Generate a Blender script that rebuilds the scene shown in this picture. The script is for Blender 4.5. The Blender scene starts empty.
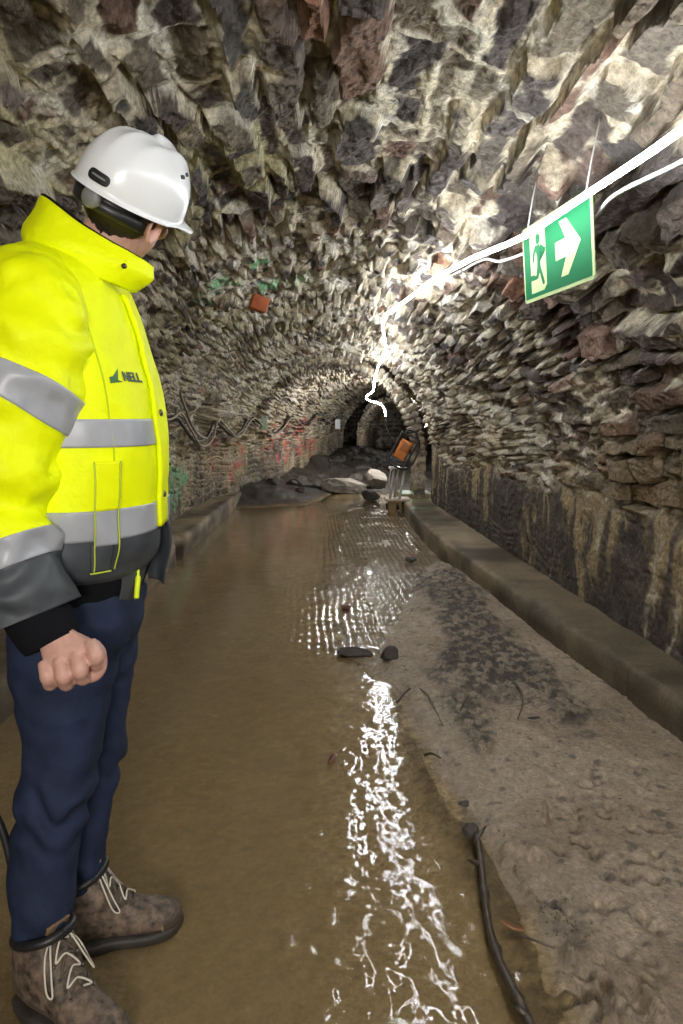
import bpy, bmesh, math, random
import numpy as np
from mathutils import Vector, Matrix
random.seed(4); rng = np.random.default_rng(11)
sc = bpy.context.scene
COL = sc.collection

# ------------------------------------------------------------------ noise
def _h(ix, iy, iz, seed):
    n = (ix.astype(np.int64)*374761393 + iy.astype(np.int64)*668265263 + iz.astype(np.int64)*2147483647 + seed*974634777) & 0xffffffff
    n = ((n ^ (n >> 13))*1274126177) & 0xffffffff
    n = (n ^ (n >> 16))*2246822519 & 0xffffffff
    n = n ^ (n >> 15)
    return (n & 0xffffff)/float(0xffffff)
def vn(x, y, z=0.0, seed=0):
    """smooth value noise in -1..1"""
    x, y, z = np.broadcast_arrays(np.asarray(x, float), np.asarray(y, float), np.asarray(z, float))
    ix, iy, iz = np.floor(x), np.floor(y), np.floor(z)
    fx, fy, fz = x-ix, y-iy, z-iz
    ix, iy, iz = ix.astype(np.int64), iy.astype(np.int64), iz.astype(np.int64)
    s = lambda t: t*t*t*(t*(t*6-15)+10)
    u, v, w = s(fx), s(fy), s(fz)
    flat = not np.any(fz)
    def pl(k):
        a = _h(ix, iy, iz+k, seed); b = _h(ix+1, iy, iz+k, seed)
        c = _h(ix, iy+1, iz+k, seed); d = _h(ix+1, iy+1, iz+k, seed)
        return (a*(1-u)+b*u)*(1-v) + (c*(1-u)+d*u)*v
    r = pl(0) if flat else pl(0)*(1-w)+pl(1)*w
    return r*2-1
def fbm(x, y, z=0.0, seed=0, o=3, g=0.5):
    t = 0; a = 1.0; n = 0
    for k in range(o):
        f = 2.03**k
        t = t + a*vn(np.asarray(x)*f, np.asarray(y)*f, np.asarray(z)*f, seed+17*k); n += a; a *= g
    return t/n
def ss(a, b, x):
    t = np.clip((x-a)/(b-a), 0, 1); return t*t*(3-2*t)
def mix(a, b, t):
    t = np.asarray(t)[..., None]; return a*(1-t)+b*t

# ------------------------------------------------------------------ materials
def new_mat(name):
    m = bpy.data.materials.new(name); m.use_nodes = True
    nt = m.node_tree; b = nt.nodes['Principled BSDF']
    return m, nt, b
def lk(nt, a, b): nt.links.new(a, b)
def noise_node(nt, scale, detail=4, rough=.6, coord='Object'):
    tc = nt.nodes.new('ShaderNodeTexCoord'); n = nt.nodes.new('ShaderNodeTexNoise')
    n.inputs['Scale'].default_value = scale; n.inputs['Detail'].default_value = detail; n.inputs['Roughness'].default_value = rough
    lk(nt, tc.outputs[coord], n.inputs['Vector']); return n
def simple(name, col, rough=.6, metal=0, bump=0, bscale=60, var=0.0, vscale=12, spec=.5, sheen=0, bdist=.002):
    m, nt, b = new_mat(name)
    b.inputs['Roughness'].default_value = rough; b.inputs['Metallic'].default_value = metal
    b.inputs['Specular IOR Level'].default_value = spec
    if sheen: b.inputs['Sheen Weight'].default_value = sheen
    if var:
        n = noise_node(nt, vscale); r = nt.nodes.new('ShaderNodeValToRGB')
        c0 = [max(0, c*(1-var)) for c in col]; c1 = [min(1, c*(1+var)) for c in col]
        r.color_ramp.elements[0].position = .3; r.color_ramp.elements[1].position = .7
        r.color_ramp.elements[0].color = (*c0, 1); r.color_ramp.elements[1].color = (*c1, 1)
        lk(nt, n.outputs['Fac'], r.inputs['Fac']); lk(nt, r.outputs['Color'], b.inputs['Base Color'])
    else:
        b.inputs['Base Color'].default_value = (*col, 1)
    if bump:
        n = noise_node(nt, bscale, 5); bp = nt.nodes.new('ShaderNodeBump')
        bp.inputs['Strength'].default_value = bump; bp.inputs['Distance'].default_value = bdist
        lk(nt, n.outputs['Fac'], bp.inputs['Height']); lk(nt, bp.outputs['Normal'], b.inputs['Normal'])
    return m
def attr_mat(name, rough=.8, bump=.5, bscale=70, bdist=.006, spec=.4, vary=.45, vscale=45, wet=False):
    """colour from the mesh's own pigment attribute, broken up with fine noise"""
    m, nt, b = new_mat(name)
    a = nt.nodes.new('ShaderNodeAttribute'); a.attribute_name = 'Col'
    n = noise_node(nt, vscale, 6, .7)
    mr = nt.nodes.new('ShaderNodeMapRange'); mr.inputs['From Min'].default_value = .3; mr.inputs['From Max'].default_value = .7
    mr.inputs['To Min'].default_value = 1-vary; mr.inputs['To Max'].default_value = 1+vary
    lk(nt, n.outputs['Fac'], mr.inputs['Value'])
    vm = nt.nodes.new('ShaderNodeVectorMath'); vm.operation = 'SCALE'
    lk(nt, a.outputs['Color'], vm.inputs[0]); lk(nt, mr.outputs['Result'], vm.inputs['Scale'])
    lk(nt, vm.outputs['Vector'], b.inputs['Base Color'])
    b.inputs['Specular IOR Level'].default_value = spec
    if wet:
        w = nt.nodes.new('ShaderNodeAttribute'); w.attribute_name = 'Wet'
        mw = nt.nodes.new('ShaderNodeMapRange'); mw.inputs['To Min'].default_value = rough; mw.inputs['To Max'].default_value = .22
        lk(nt, w.outputs['Fac'], mw.inputs['Value']); lk(nt, mw.outputs['Result'], b.inputs['Roughness'])
    else:
        b.inputs['Roughness'].default_value = rough
    n2 = noise_node(nt, bscale, 6, .65); bp = nt.nodes.new('ShaderNodeBump')
    bp.inputs['Strength'].default_value = bump; bp.inputs['Distance'].default_value = bdist
    lk(nt, n2.outputs['Fac'], bp.inputs['Height']); lk(nt, bp.outputs['Normal'], b.inputs['Normal'])
    return m
def emit_mat(name, col, strength):
    m, nt, b = new_mat(name)
    b.inputs['Base Color'].default_value = (.9, .9, .9, 1)
    b.inputs['Emission Color'].default_value = (*col, 1); b.inputs['Emission Strength'].default_value = strength
    return m

# ------------------------------------------------------------------ object helpers
LOC = {}
def mesh_from(name, verts, faces, smooth=True):
    me = bpy.data.meshes.new(name)
    verts = np.asarray(verts, np.float32)
    if isinstance(faces, np.ndarray):
        k = faces.shape[1]
        me.vertices.add(len(verts)); me.vertices.foreach_set('co', verts.ravel())
        me.loops.add(faces.size); me.loops.foreach_set('vertex_index', faces.ravel().astype(np.int32))
        me.polygons.add(len(faces)); me.polygons.foreach_set('loop_start', np.arange(0, faces.size, k, dtype=np.int32))
        me.update(calc_edges=True); me.validate()
    else:
        me.from_pydata([tuple(map(float, v)) for v in verts], [], faces); me.update()
    me.polygons.foreach_set('use_smooth', np.full(len(me.polygons), smooth)); me.update()
    return me
def set_attr(me, name, arr):
    if arr.ndim == 2:
        a = me.attributes.new(name, 'FLOAT_COLOR', 'POINT')
        a.data.foreach_set('color', np.c_[arr, np.ones(len(arr))].astype(np.float32).ravel())
    else:
        a = me.attributes.new(name, 'FLOAT', 'POINT'); a.data.foreach_set('value', arr.astype(np.float32))
def tag(o, label=None, cat=None, group=None, kind=None):
    if label: o['label'] = label
    if cat: o['category'] = cat
    if group: o['group'] = group
    if kind: o['kind'] = kind
    return o
def empty(name, loc, label, cat, group=None):
    o = bpy.data.objects.new(name, None); COL.objects.link(o); o.location = loc; o.empty_display_size = .1
    LOC[o.name] = Vector(loc); return tag(o, label, cat, group)
def link(name, me, mat, parent=None, label=None, loc=None):
    """vertices are given in world coordinates; the object's origin goes to its own base or to loc"""
    o = bpy.data.objects.new(name, me); COL.objects.link(o)
    for m in (mat if isinstance(mat, (list, tuple)) else [mat]):
        if m: me.materials.append(m)
    if parent is None:
        if loc is not None:
            me.transform(Matrix.Translation(-Vector(loc))); o.location = loc
        LOC[o.name] = Vector(loc or (0, 0, 0))
    else:
        o.parent = parent; L = LOC[parent.name]
        me.transform(Matrix.Translation(-L)); LOC[o.name] = L
    if label: o['label'] = label
    return o
def grid_faces(n, m, wrap=False):
    i = np.arange(n-1)[:, None]; j = np.arange(m if wrap else m-1)[None, :]; j2 = (j+1) % m
    a = i*m+j; b = i*m+j2; c = (i+1)*m+j2; d = (i+1)*m+j
    return np.stack([a+0*j, b+0*j, c+0*j, d+0*j], -1).reshape(-1, 4)
class MB:
    """collects shapes for ONE mesh"""
    def __init__(s): s.v = []; s.f = []; s.n = 0
    def add(s, v, f):
        v = [tuple(map(float, p)) for p in v]
        s.v += v; s.f += [tuple(int(i)+s.n for i in q) for q in f]; s.n += len(v); return s
    def rings(s, R, cap=True, flip=False):
        R = np.asarray(R, float); n, m = R.shape[:2]
        f = grid_faces(n, m, True).tolist()
        if flip: f = [q[::-1] for q in f]
        v = R.reshape(-1, 3).tolist()
        if cap:
            f.append(list(range(m))[::-1] if not flip else list(range(m))); f.append([(n-1)*m+k for k in range(m)][::(1 if not flip else -1)])
        return s.add(v, f)
    def tube(s, P, r, m=8, cap=True):
        P = np.asarray(P, float); n = len(P); r = np.broadcast_to(np.asarray(r, float), (n,))
        T = np.gradient(P, axis=0); T /= np.linalg.norm(T, axis=1)[:, None]+1e-12
        up = np.array([0, 0, 1.]) if abs(T[0][2]) < .9 else np.array([1., 0, 0])
        a = np.cross(T[0], up); a /= np.linalg.norm(a); R = []
        th = np.linspace(0, 2*np.pi, m, endpoint=False)
        for k in range(n):
            a = a-T[k]*a.dot(T[k]); a /= np.linalg.norm(a); b = np.cross(T[k], a)
            R.append(P[k]+r[k]*(np.cos(th)[:, None]*a+np.sin(th)[:, None]*b))
        return s.rings(R, cap)
    def box(s, c, sz, M=None, bev=0):
        bm = bmesh.new(); bmesh.ops.create_cube(bm, size=1)
        bmesh.ops.scale(bm, vec=sz, verts=bm.verts)
        if bev: bmesh.ops.bevel(bm, geom=bm.edges[:], offset=bev, segments=3, affect='EDGES', profile=.5)
        X = Matrix.Translation(c) @ (M.to_4x4() if M else Matrix())
        bm.verts.index_update(); s.add([X @ v.co for v in bm.verts], [[v.index for v in f.verts] for f in bm.faces]); bm.free(); return s
    def prism(s, pts, o, ex, ey, depth):
        """extruded polygon: pts in the plane (ex, ey) at o; front face at o, back face depth behind"""
        o, ex, ey = Vector(o), Vector(ex), Vector(ey); nz = ex.cross(ey).normalized()
        n = len(pts); v = [o+ex*p[0]+ey*p[1] for p in pts]; v += [q-nz*depth for q in v]
        f = [list(range(n)), [n+k for k in range(n)][::-1]]
        f += [[(k+1) % n, k, n+k, n+(k+1) % n] for k in range(n)]
        return s.add(v, f)
    def me(s, name, smooth=True): return mesh_from(name, s.v, s.f, smooth)
    def build(s, name, mat, parent=None, label=None, loc=None, smooth=True):
        me = s.me(name, smooth)
        bm = bmesh.new(); bm.from_mesh(me); bmesh.ops.recalc_face_normals(bm, faces=bm.faces[:]); bm.to_mesh(me); bm.free()
        return link(name, me, mat, parent, label, loc)
def spline(P, n):
    """Catmull-Rom through the points, n samples"""
    P = np.asarray(P, float); k = len(P)
    Q = np.vstack([2*P[0]-P[1], P, 2*P[-1]-P[-2]])
    t = np.linspace(0, k-1-1e-9, n); i = t.astype(int); f = (t-i)[:, None]
    a, b, c, d = Q[i], Q[i+1], Q[i+2], Q[i+3]
    return .5*(2*b+(c-a)*f+(2*a-5*b+4*c-d)*f**2+(3*b-a-3*c+d)*f**3)
def bake(o_me, mods):
    """apply modifiers to a mesh and return the evaluated mesh"""
    t = bpy.data.objects.new('tmp', o_me); COL.objects.link(t)
    for ty, kw in mods:
        m = t.modifiers.new(ty, ty)
        for k, v in kw.items(): setattr(m, k, v)
    dg = bpy.context.evaluated_depsgraph_get(); dg.update()
    me = bpy.data.meshes.new_from_object(t.evaluated_get(dg)); bpy.data.objects.remove(t)
    me.polygons.foreach_set('use_smooth', np.full(len(me.polygons), True)); return me
def co_of(me):
    v = np.empty(len(me.vertices)*3, np.float32); me.vertices.foreach_get('co', v); return v.reshape(-1, 3).astype(float)
def no_of(me):
    v = np.empty(len(me.vertices)*3, np.float32); me.vertex_normals.foreach_get('vector', v); return v.reshape(-1, 3).astype(float)

# ================================================================== THE TUNNEL
PY = [-4, 0, 3, 5, 8, 8.9, 8.96, 9.4, 11, 13, 15.5, 18.6]
LEFT = [-1.75, -1.78, -1.78, -1.78, -1.78, -1.76, -1.75, -1.70, -1.38, -.88, -.32, .06]
RIGHT = [1.52, 1.52, 1.50, 1.37, 1.18, 1.13, 1.42, 1.45, 1.45, 1.65, 2.2, 2.9]
RISE = [1.56, 1.56, 1.55, 1.53, 1.46, 1.42, 1.36, 1.30, 1.22, 1.17, 1.15, 1.13]
SPR = .75
def stone_layer(s, t, seed, lo=.07, hi=.15, smax=40., tmax=9.):
    """irregular rubble coursing: returns relief (m) and per-point masks"""
    r = np.random.default_rng(seed)
    sw = s+.07*fbm(s*2.2, t*2.2, 0, seed+1, 2)+.030*fbm(s*9, t*9, 0, seed+2, 3)
    tw = t+.065*fbm(s*1.9, t*1.9, 5, seed+3, 2)+.030*fbm(s*7, t*9, 0, seed+4, 3)
    hs = r.uniform(lo, hi, 220); tb = np.concatenate([[-.6], -.6+np.cumsum(hs)])
    ci = np.clip(np.searchsorted(tb, tw)-1, 0, 219)
    W = hs[ci]; dv = np.minimum(tw-tb[ci], tb[ci+1]-tw); v = (tw-tb[ci])/W
    sid = np.zeros(s.shape, np.int64); du = np.zeros(s.shape); u = np.zeros(s.shape); L = np.zeros(s.shape)
    for c in np.unique(ci):
        q = ci == c
        ls = r.uniform(*((.09, .46) if hi > .13 else (.07, .27)), 240 if hi > .13 else 420)*(.8+.5*r.random()); sb = np.concatenate([[-6.], -6+np.cumsum(ls)])
        x = sw[q]; k = np.clip(np.searchsorted(sb, x)-1, 0, len(ls)-1)
        sid[q] = c*1000+k; du[q] = np.minimum(x-sb[k], sb[k+1]-x); u[q] = (x-sb[k])/ls[k]; L[q] = ls[k]
    R = [_h(sid, sid*0+j, sid*0, seed+9) for j in range(8)]
    e = np.minimum(du*1.0, dv)
    e = e-.006*fbm(s*13, t*13, 0, seed+5, 2)-.004
    p = ss(-.001, .019, e)
    fill = ss(-.25, .35, fbm(s*1.3, t*1.6, 3, seed+6, 3)+.35*fbm(s*7, t*7, 3, seed+7, 2))
    prot = (R[0]-.5)*.11+(R[1] > .84)*-.07+(R[2] > .88)*.035
    tilt = (R[3]-.5)*.10*(v-.5)*1.0+(R[4]-.5)*.09*(u-.5)
    top = prot+tilt
    ragged = fbm(s*13, t*19, 0, seed+8, 3)*.017+fbm(s*48, t*54, 0, seed+10, 2)*.006
    joint = -.085+fill*.072+.016*fbm(s*16, t*16, 0, seed+11, 3)
    relief = joint*(1-p)+np.maximum(top, joint-.01)*p+ragged*(.35+.65*ss(.5, 1, p)*ss(.004, .03, e))
    edge = 1-ss(.008, .030, e)
    return relief, dict(p=p, edge=edge, fill=fill, R=R, u=u, v=v, e=e)
SLATE = np.array([[.100, .078, .066], [.120, .100, .080], [.085, .070, .064], [.150, .118, .084], [.125, .090, .074], [.075, .066, .058], [.165, .135, .100], [.145, .090, .066]])
def stone_colour(s, t, k, seed, P=None, less=0.0):
    """pigment of stones and of the lime crust on them; P = the displaced points, so that nothing smears down the steep flanks"""
    if P is None: x, y, z = s, t, k['e']*0
    else: x, y, z = P
    i = np.minimum((k['R'][5]*8).astype(int), 7)
    c = SLATE[i]*(.65+.6*k['R'][6])[..., None]
    c = mix(c, np.array([.20, .095, .055]), (k['R'][7] > .978)*.8)
    c = c*(1+.40*fbm(x*14, y*11, z*14, seed+20, 2))[..., None]
    moss = ss(-.1, .45, fbm(s*.9, t*1.1, 0, seed+21, 3)+.25*ss(5, 2, s))*ss(2.7, 3.4, t)
    crust_c = mix(np.array([.50, .435, .325]), np.array([.40, .355, .215]), moss)
    crust_c = mix(crust_c, np.array([.58, .54, .46]), ss(.0, .45, fbm(x*6, y*6, z*6, seed+22, 2)+.2*ss(3, 6, s)-.1))  # whiter further in: light near the tube put into the crust colour
    amt = .9*fbm(s*2.4, t*2.8, 1, seed+23, 3)+.62*fbm(x*15, y*15, z*15, seed+24, 2)-less
    crust = np.clip(ss(-.10, .14, amt+.46*(k['edge']-.45)+.20*(1-k['p'])*k['fill']), 0, 1)*(.12+.88*np.maximum(k['edge'], (1-k['p'])*k['fill']))
    crust = np.maximum(crust, ss(.26, .42, amt)*.75)
    crust_c = crust_c*(1+.25*fbm(x*20, y*20, z*20, seed+25, 2))[..., None]
    return mix(c, crust_c, crust), crust
def tunnel_grid(ys, nt, yp, left, right, rise, seed, sidx=None):
    xl = np.interp(ys, yp, left); xr = np.interp(ys, yp, right); R = np.interp(ys, yp, rise)
    T = SPR*2+4.95; t = np.linspace(0, T, nt)          # metres over the profile, right foot -> crown -> left foot
    S, Tt = np.meshgrid(ys, t, indexing='ij')
    a = np.clip((t-SPR)/4.95, 0, 1)*np.pi
    xc = (xl+xr)/2; hw = (xr-xl)/2
    X = xc[:, None]+hw[:, None]*np.cos(a)[None]
    zz = np.where(t < SPR, t, np.where(t > T-SPR, T-t, SPR))
    Z = zz[None]+R[:, None]*np.sin(a)[None]
    nx = -np.cos(a)[None]*R[:, None]; nz = -np.sin(a)[None]*hw[:, None]
    ln = np.sqrt(nx*nx+nz*nz); nx, nz = nx/ln, nz/ln
    return S, Tt, X, Z, nx, nz, T
def wall_stack(ys, nt, yp, left, right, rise, seed, mats, names, near=True):
    S, Tt, X, Z, nx, nz, T = tunnel_grid(ys, nt, yp, left, right, rise, seed)
    rel, k = stone_layer(S, Tt, seed)
    if near:                                              # further in, the vault is built of smaller stones
        rB, kB = stone_layer(S, Tt, seed+5, .045, .105)
        far_ = S+.5*fbm(S*1.2, Tt*1.2, 4, seed+44, 3) > 3.7
        rel = np.where(far_, rB*.85, rel)
        k = {q: ([np.where(far_, y_, x_) for x_, y_ in zip(k[q], kB[q])] if q == 'R' else np.where(far_, kB[q], k[q])) for q in k}
    less = .12*ss(2.6, 1.7, Tt)+.27*ss(3.5, 2.8, Tt)*ss(4.4, 3.2, S)-.13*ss(3.8, 5.5, S)  # more pale crust further in, its colour brightening the far vault
    col, crust = stone_colour(S, Tt, k, seed, (X+nx*rel, S, Z+nz*rel), less)
    # rendered foot of the walls: a rough skin of old render with lime runs, breaking off in a ragged line
    hz = np.where(Tt < T/2, Tt, T-Tt)                     # height up the wall
    line = .80+.17*fbm(S*1.1, S*0, 2, seed+30, 3)+.05*fbm(S*6, Tt*6, 2, seed+31, 2)
    skin = ss(.07, -.05, hz-line)
    skin = skin*np.where(Tt < T/2, 1, .75)
    flat = -.005+.020*fbm(S*3, Tt*3, 0, seed+32, 4)+.006*fbm(S*25, Tt*25, 0, seed+33, 2)
    rel2 = rel*(1-skin)+(flat+rel*.07)*skin
    Sw = S+.10*fbm(S*1.5, Tt*2.0, 3, seed+41, 3)+.02*fbm(S*8, Tt*5, 3, seed+42, 2)
    drip = .9*fbm(Sw*4.3, Tt*.8, 0, seed+34, 4, .6)+.40*fbm(Sw*17, Tt*1.6, 0, seed+35, 3)+.25*fbm(S*9, Tt*9, 0, seed+43, 3)
    big = 1.3*fbm(S*.9, Tt*.9, 9, seed+36, 3)
    dark = np.array([.075, .060, .046])*(1+.5*fbm(S*9, Tt*9, 0, seed+37, 3))[..., None]
    ochre = np.array([.30, .225, .125]); pale = np.array([.42, .36, .27])
    sk = mix(dark, ochre, ss(.02, .42, drip+.5*big+.75*(hz-.45)+.16*ss(3.8, 2.8, S)))
    sk = mix(sk, pale, ss(.30, .6, drip+.35*fbm(S*16, Tt*3, 4, seed+38, 2)+.25*(hz-.5))*.7)
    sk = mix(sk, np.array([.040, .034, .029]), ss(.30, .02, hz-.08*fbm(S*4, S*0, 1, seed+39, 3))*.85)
    col = mix(col, sk, skin)
    # ochre wash on the stones just above the render
    wash = ss(.9, 0, hz-line)*ss(-.2, .4, fbm(S*2.2, Tt*1.2, 7, seed+40, 3))*(1-skin)
    col = mix(col, np.array([.27, .195, .10]), wash*.55)
    X2 = X+nx*rel2; Z2 = Z+nz*rel2
    if near:
        def paint(y, z, side, r, c, th=.05):
            q = (np.sqrt((S-y)**2+((Z2-z)*1.0)**2) < r) & ((X2 < 0) == (side < 0))
            m = q*ss(th-.15, th+.25, fbm(S*9, Z2*9, 0, int(y*37+z*91) % 97, 3))
            return mix(col, np.array(c), m*.75)
        for y, z, r in [(7.6, .58, .28), (8.0, .50, .25), (7.4, .40, .22)]: col = paint(y, z, -1, r, (.16, .42, .22))
        for y, z, r in [(9.6, .72, .25), (10.5, .68, .2), (11.6, .86, .35), (12.4, .80, .4), (13.4, .88, .4), (7.9, 1.42, .18), (10.2, .5, .18), (14.2, .84, .4)]: col = paint(y, z, -1, r, (.45, .10, .09), .12)
        # spray paint either side of the clay block in the vault
        for y, x, r in [(5.38, -.36, .17), (5.05, -.84, .2), (4.75, -.52, .10), (5.45, -.55, .1)]:
            q = np.exp(-((S-y)**2+(X2-x)**2)/(r*r*.5))*(Z2 > 1.5)
            col = mix(col, np.array([.20, .52, .26]), np.clip(q*1.5*ss(-.2, .3, fbm(S*14, X2*14, 0, 61, 3)), 0, .85))
        # hole where stones have fallen out of the left wall
        q = np.exp(-(((S-8.75)/.35)**2+((Z2-1.33)/.17)**2)**2)*(X2 < 0)
        X2 = X2-q*.22*(1+.4*vn(S*9, Z2*9, 0, 5)); col = col*(1-.3*q)[..., None]  # shade inside the hole is put into its colour too
        q = np.exp(-(((S-13.2)/.22)**2+((Z2-.78)/.10)**2)**2)*(X2 < .5)*(Tt > T/2)
        X2 = X2-q*.2
    V = np.stack([X2, S, Z2], -1).reshape(-1, 3); C = np.clip(col, .008, .95).reshape(-1, 3)
    n, m = S.shape; F = grid_faces(n, m)
    tj = (F[:, 0] % m)/(m-1)*T
    for nm, sel in ((names[0], tj < SPR), (names[1], (tj >= SPR) & (tj <= T-SPR)), (names[2], tj > T-SPR)):
        f = F[sel]; u, inv = np.unique(f, return_inverse=True)
        me = mesh_from(nm, V[u], inv.reshape(f.shape), False); set_attr(me, 'Col', C[u])
        o = link(nm, me, mats); o['kind'] = 'structure'
M_stone = attr_mat('rubble_stone', .82, .9, 48, .014, .3, .62, 46)
ys = np.concatenate([np.linspace(-4, 1.1, 80)[:-1], np.arange(1.1, 2.6, .0066)])
y = 2.6; far = []
while y < 18.6: far.append(y); y += .0027*y
ys = np.concatenate([ys, far, [18.6]])
wall_stack(ys, 940, PY, LEFT, RIGHT, RISE, 3, M_stone, ('wall_right', 'ceiling', 'wall_left'))
# the lower, narrower gallery beyond, behind a dark slot where a side passage leaves
P3 = [19.3, 22, 25]
wall_stack(np.arange(19.3, 24.65, .06), 240, P3, [.42, .75, 1.3], [2.3, 2.7, 3.3], [.98, .98, .98], 8, M_stone, ('wall_right', 'ceiling', 'wall_left'), near=False)
def rough_face(name, P00, P10, P01, nu, nv, nrm, seed):
    """rough stone sheet spanned by three corners"""
    P00, P10, P01 = map(np.array, (P00, P10, P01)); u, v = np.meshgrid(np.linspace(0, 1, nu), np.linspace(0, 1, nv), indexing='ij')
    A = P10-P00; B = P01-P00; la, lb = np.linalg.norm(A), np.linalg.norm(B)
    rel, k = stone_layer(u*la, v*lb, seed); col, _ = stone_colour(u*la, v*lb, k, seed)
    V = P00+u[..., None]*A+v[..., None]*B+rel[..., None]*np.array(nrm)
    me = mesh_from(name, V.reshape(-1, 3), grid_faces(nu, nv)); set_attr(me, 'Col', np.clip(col, .01, .9).reshape(-1, 3))
    o = link(name, me, M_stone); o['kind'] = 'structure'
# the side passage behind the slot: a short dark chamber
rough_face('wall_passage_end', (-3.2, 17.8, -.2), (-3.2, 24.7, -.2), (-3.2, 17.8, 3.0), 40, 30, (1, 0, 0), 22)
rough_face('wall_passage_far', (-3.2, 24.6, -.2), (3.8, 24.6, -.2), (-3.2, 24.6, 3.0), 110, 50, (0, -1, 0), 23)
rough_face('wall_passage_near', (-3.2, 17.8, -.2), (.03, 18.62, -.2), (-3.2, 17.8, 3.0), 50, 30, (0, 1, 0), 24)
rough_face('wall_passage_right', (3.7, 18.0, -.2), (3.7, 24.7, -.2), (3.7, 18.0, 3.0), 40, 30, (-1, 0, 0), 25)
rough_face('ceiling_passage', (-3.3, 17.7, 2.9), (3.9, 17.7, 2.9), (-3.3, 24.7, 2.9), 60, 30, (0, 0, -1), 26)
# stone arch rib at the end of the first bay
def rib():
    n, m = 260, 60; a = np.linspace(-.35, math.radians(112), n)
    prof = []                                             # closed section: (radial, y)
    q = [(0, 0), (0, .5), (.16, .5), (.16, 0)]
    per = np.linspace(0, 4, m, endpoint=False)
    sec = np.array([np.array(q[int(p)])*(1-p % 1)+np.array(q[(int(p)+1) % 4])*(p % 1) for p in per])
    xc, hw, R, y0 = -.30, 1.27, 1.22, 9.45
    A = a[:, None]+0*per[None]; al = np.clip(A, 0, 9)
    X = xc+(hw+sec[None, :, 0])*np.cos(al); Z = SPR+(R+sec[None, :, 0])*np.sin(al)+np.minimum(A, 0)*2.4
    Y = y0+sec[None, :, 1]+0*A
    s = np.where(A < 0, A*2.2, A*1.25); tt = (sec[None, :, 0]+sec[None, :, 1])*1.0+0*A
    rel, k = stone_layer(tt+3, s+2, 31, .06, .11); col, _ = stone_colour(tt+3, s+2, k, 31)
    pale = np.array([.42, .36, .27]); col = mix(col, pale, .30*np.ones(A.shape))
    nxv = np.where(sec[None, :, 0] < .08, -1, 1)*np.cos(al); nzv = np.where(sec[None, :, 0] < .08, -1, 1)*np.sin(al)
    X = X+rel*.45*nxv; Z = Z+rel*.45*nzv; Y = Y+rel*.4*np.where(sec[None, :, 1] < .25, -1, 1)
    me = mesh_from('trim_1', np.stack([X, Y, Z], -1).reshape(-1, 3), grid_faces(n, m, True)); set_attr(me, 'Col', np.clip(col, .01, .9).reshape(-1, 3))
    o = link('trim_1', me, M_stone); o['kind'] = 'structure'
rib()

# ------------------------------------------------------------------ floor: silt bed, mud bank, rubble heap
EY = [0.8, 1.38, 1.66, 1.95, 2.11, 2.43, 3.07, 3.53, 3.75, 4.8, 7.2, 9.4, 10.5, 30]
EX = [.55, .507, .482, .441, .394, .358, .265, .121, .0, -.10, -.02, .10, .3, .3]
holes = []
hr = np.random.default_rng(5)
for _ in range(60):
    yy = hr.uniform(1.4, 2.4); holes.append((yy*hr.uniform(.30, .47)+.03, yy, hr.uniform(.010, .017), hr.uniform(.022, .042)))
def bed(x, y):
    xe = np.interp(y, EY, EX)+.035*fbm(y*5, y*0, 0, 41, 3)
    d = x-xe
    yb = 3.6+2.3*np.clip((x-.18)/.65, 0, 1)+.25*fbm(x*4, y*4, 0, 50, 3); nearm = ss(yb+.3, yb-.3, y)                                  # 1 near the camera: a proper bank; 0 further: a wet film
    bank = -.045+.047*ss(-.22, .0, d)-.009*ss(0, .1, d)*(1-nearm)+.030*ss(-.01, .10, d)*nearm+.012*ss(.05, .8, d)*nearm+.006*ss(0, .3, d)*(1-nearm)
    z = bank
    up = ss(-.02, .08, d)
    lump = np.exp(-(((x-.58)/.09)**2+((y-1.32)/.13)**2))
    z = z+lump*(.02+.035*fbm(x*30, y*30, 0, 40, 3))
    z = z+up*(.009*fbm(x*7, y*7, 0, 42, 3)+.0045*fbm(x*38, y*38, 0, 43, 3)*(.4+.6*nearm))
    z = z+(1-up)*.006*fbm(x*5, y*5, 0, 44, 2)
    # litter ridges in the mud
    lit = litter(x, y)
    z = z+up*lit*(.012+.012*fbm(x*45, y*45, 0, 45, 2))
    for hx, hy, r, dp in holes:
        z = z-dp*np.exp(-((x-hx)**2+((y-hy)*.8)**2)/(r*r))
    # two boot prints with raised rims
    for bx, by, an, sc_ in [(.545, 1.78, .25, 1.0), (.70, 2.10, -.3, .9), (.60, 1.36, .2, 1.1)]:
        c, s_ = math.cos(an), math.sin(an); lx = (x-bx)*c+(y-by)*s_; ly = -(x-bx)*s_+(y-by)*c
        q = np.sqrt((lx/(.050*sc_))**2+(ly/(.14*sc_))**2)+.30*fbm(x*16, y*16, 0, 46, 3)
        br = ss(-.15, .3, fbm(x*13, y*11, 0, 49, 3)); z = z-.016*ss(1.1, .7, q)+(.020*br-.004)*np.exp(-((q-1.18)/.17)**2)-.014*(1-br)*np.exp(-((q-.95)/.10)**2)
    # rubble heap filling the far end, climbing to the left wall
    lw = np.interp(y, PY, LEFT)
    heap = ss(9.2, 10.8, y)*ss(1.5, .0, x-lw)*.26+ss(11.9, 14.5, y)*.15
    z = z+heap*(1+.45*fbm(x*2.2, y*1.6, 0, 47, 4))+ss(9.8, 11.5, y)*(.05*fbm(x*6, y*5, 0, 48, 3))*np.maximum(ss(.9, .2, x-lw), ss(11.6, 12.4, y))
    return z, d, up, nearm
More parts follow.
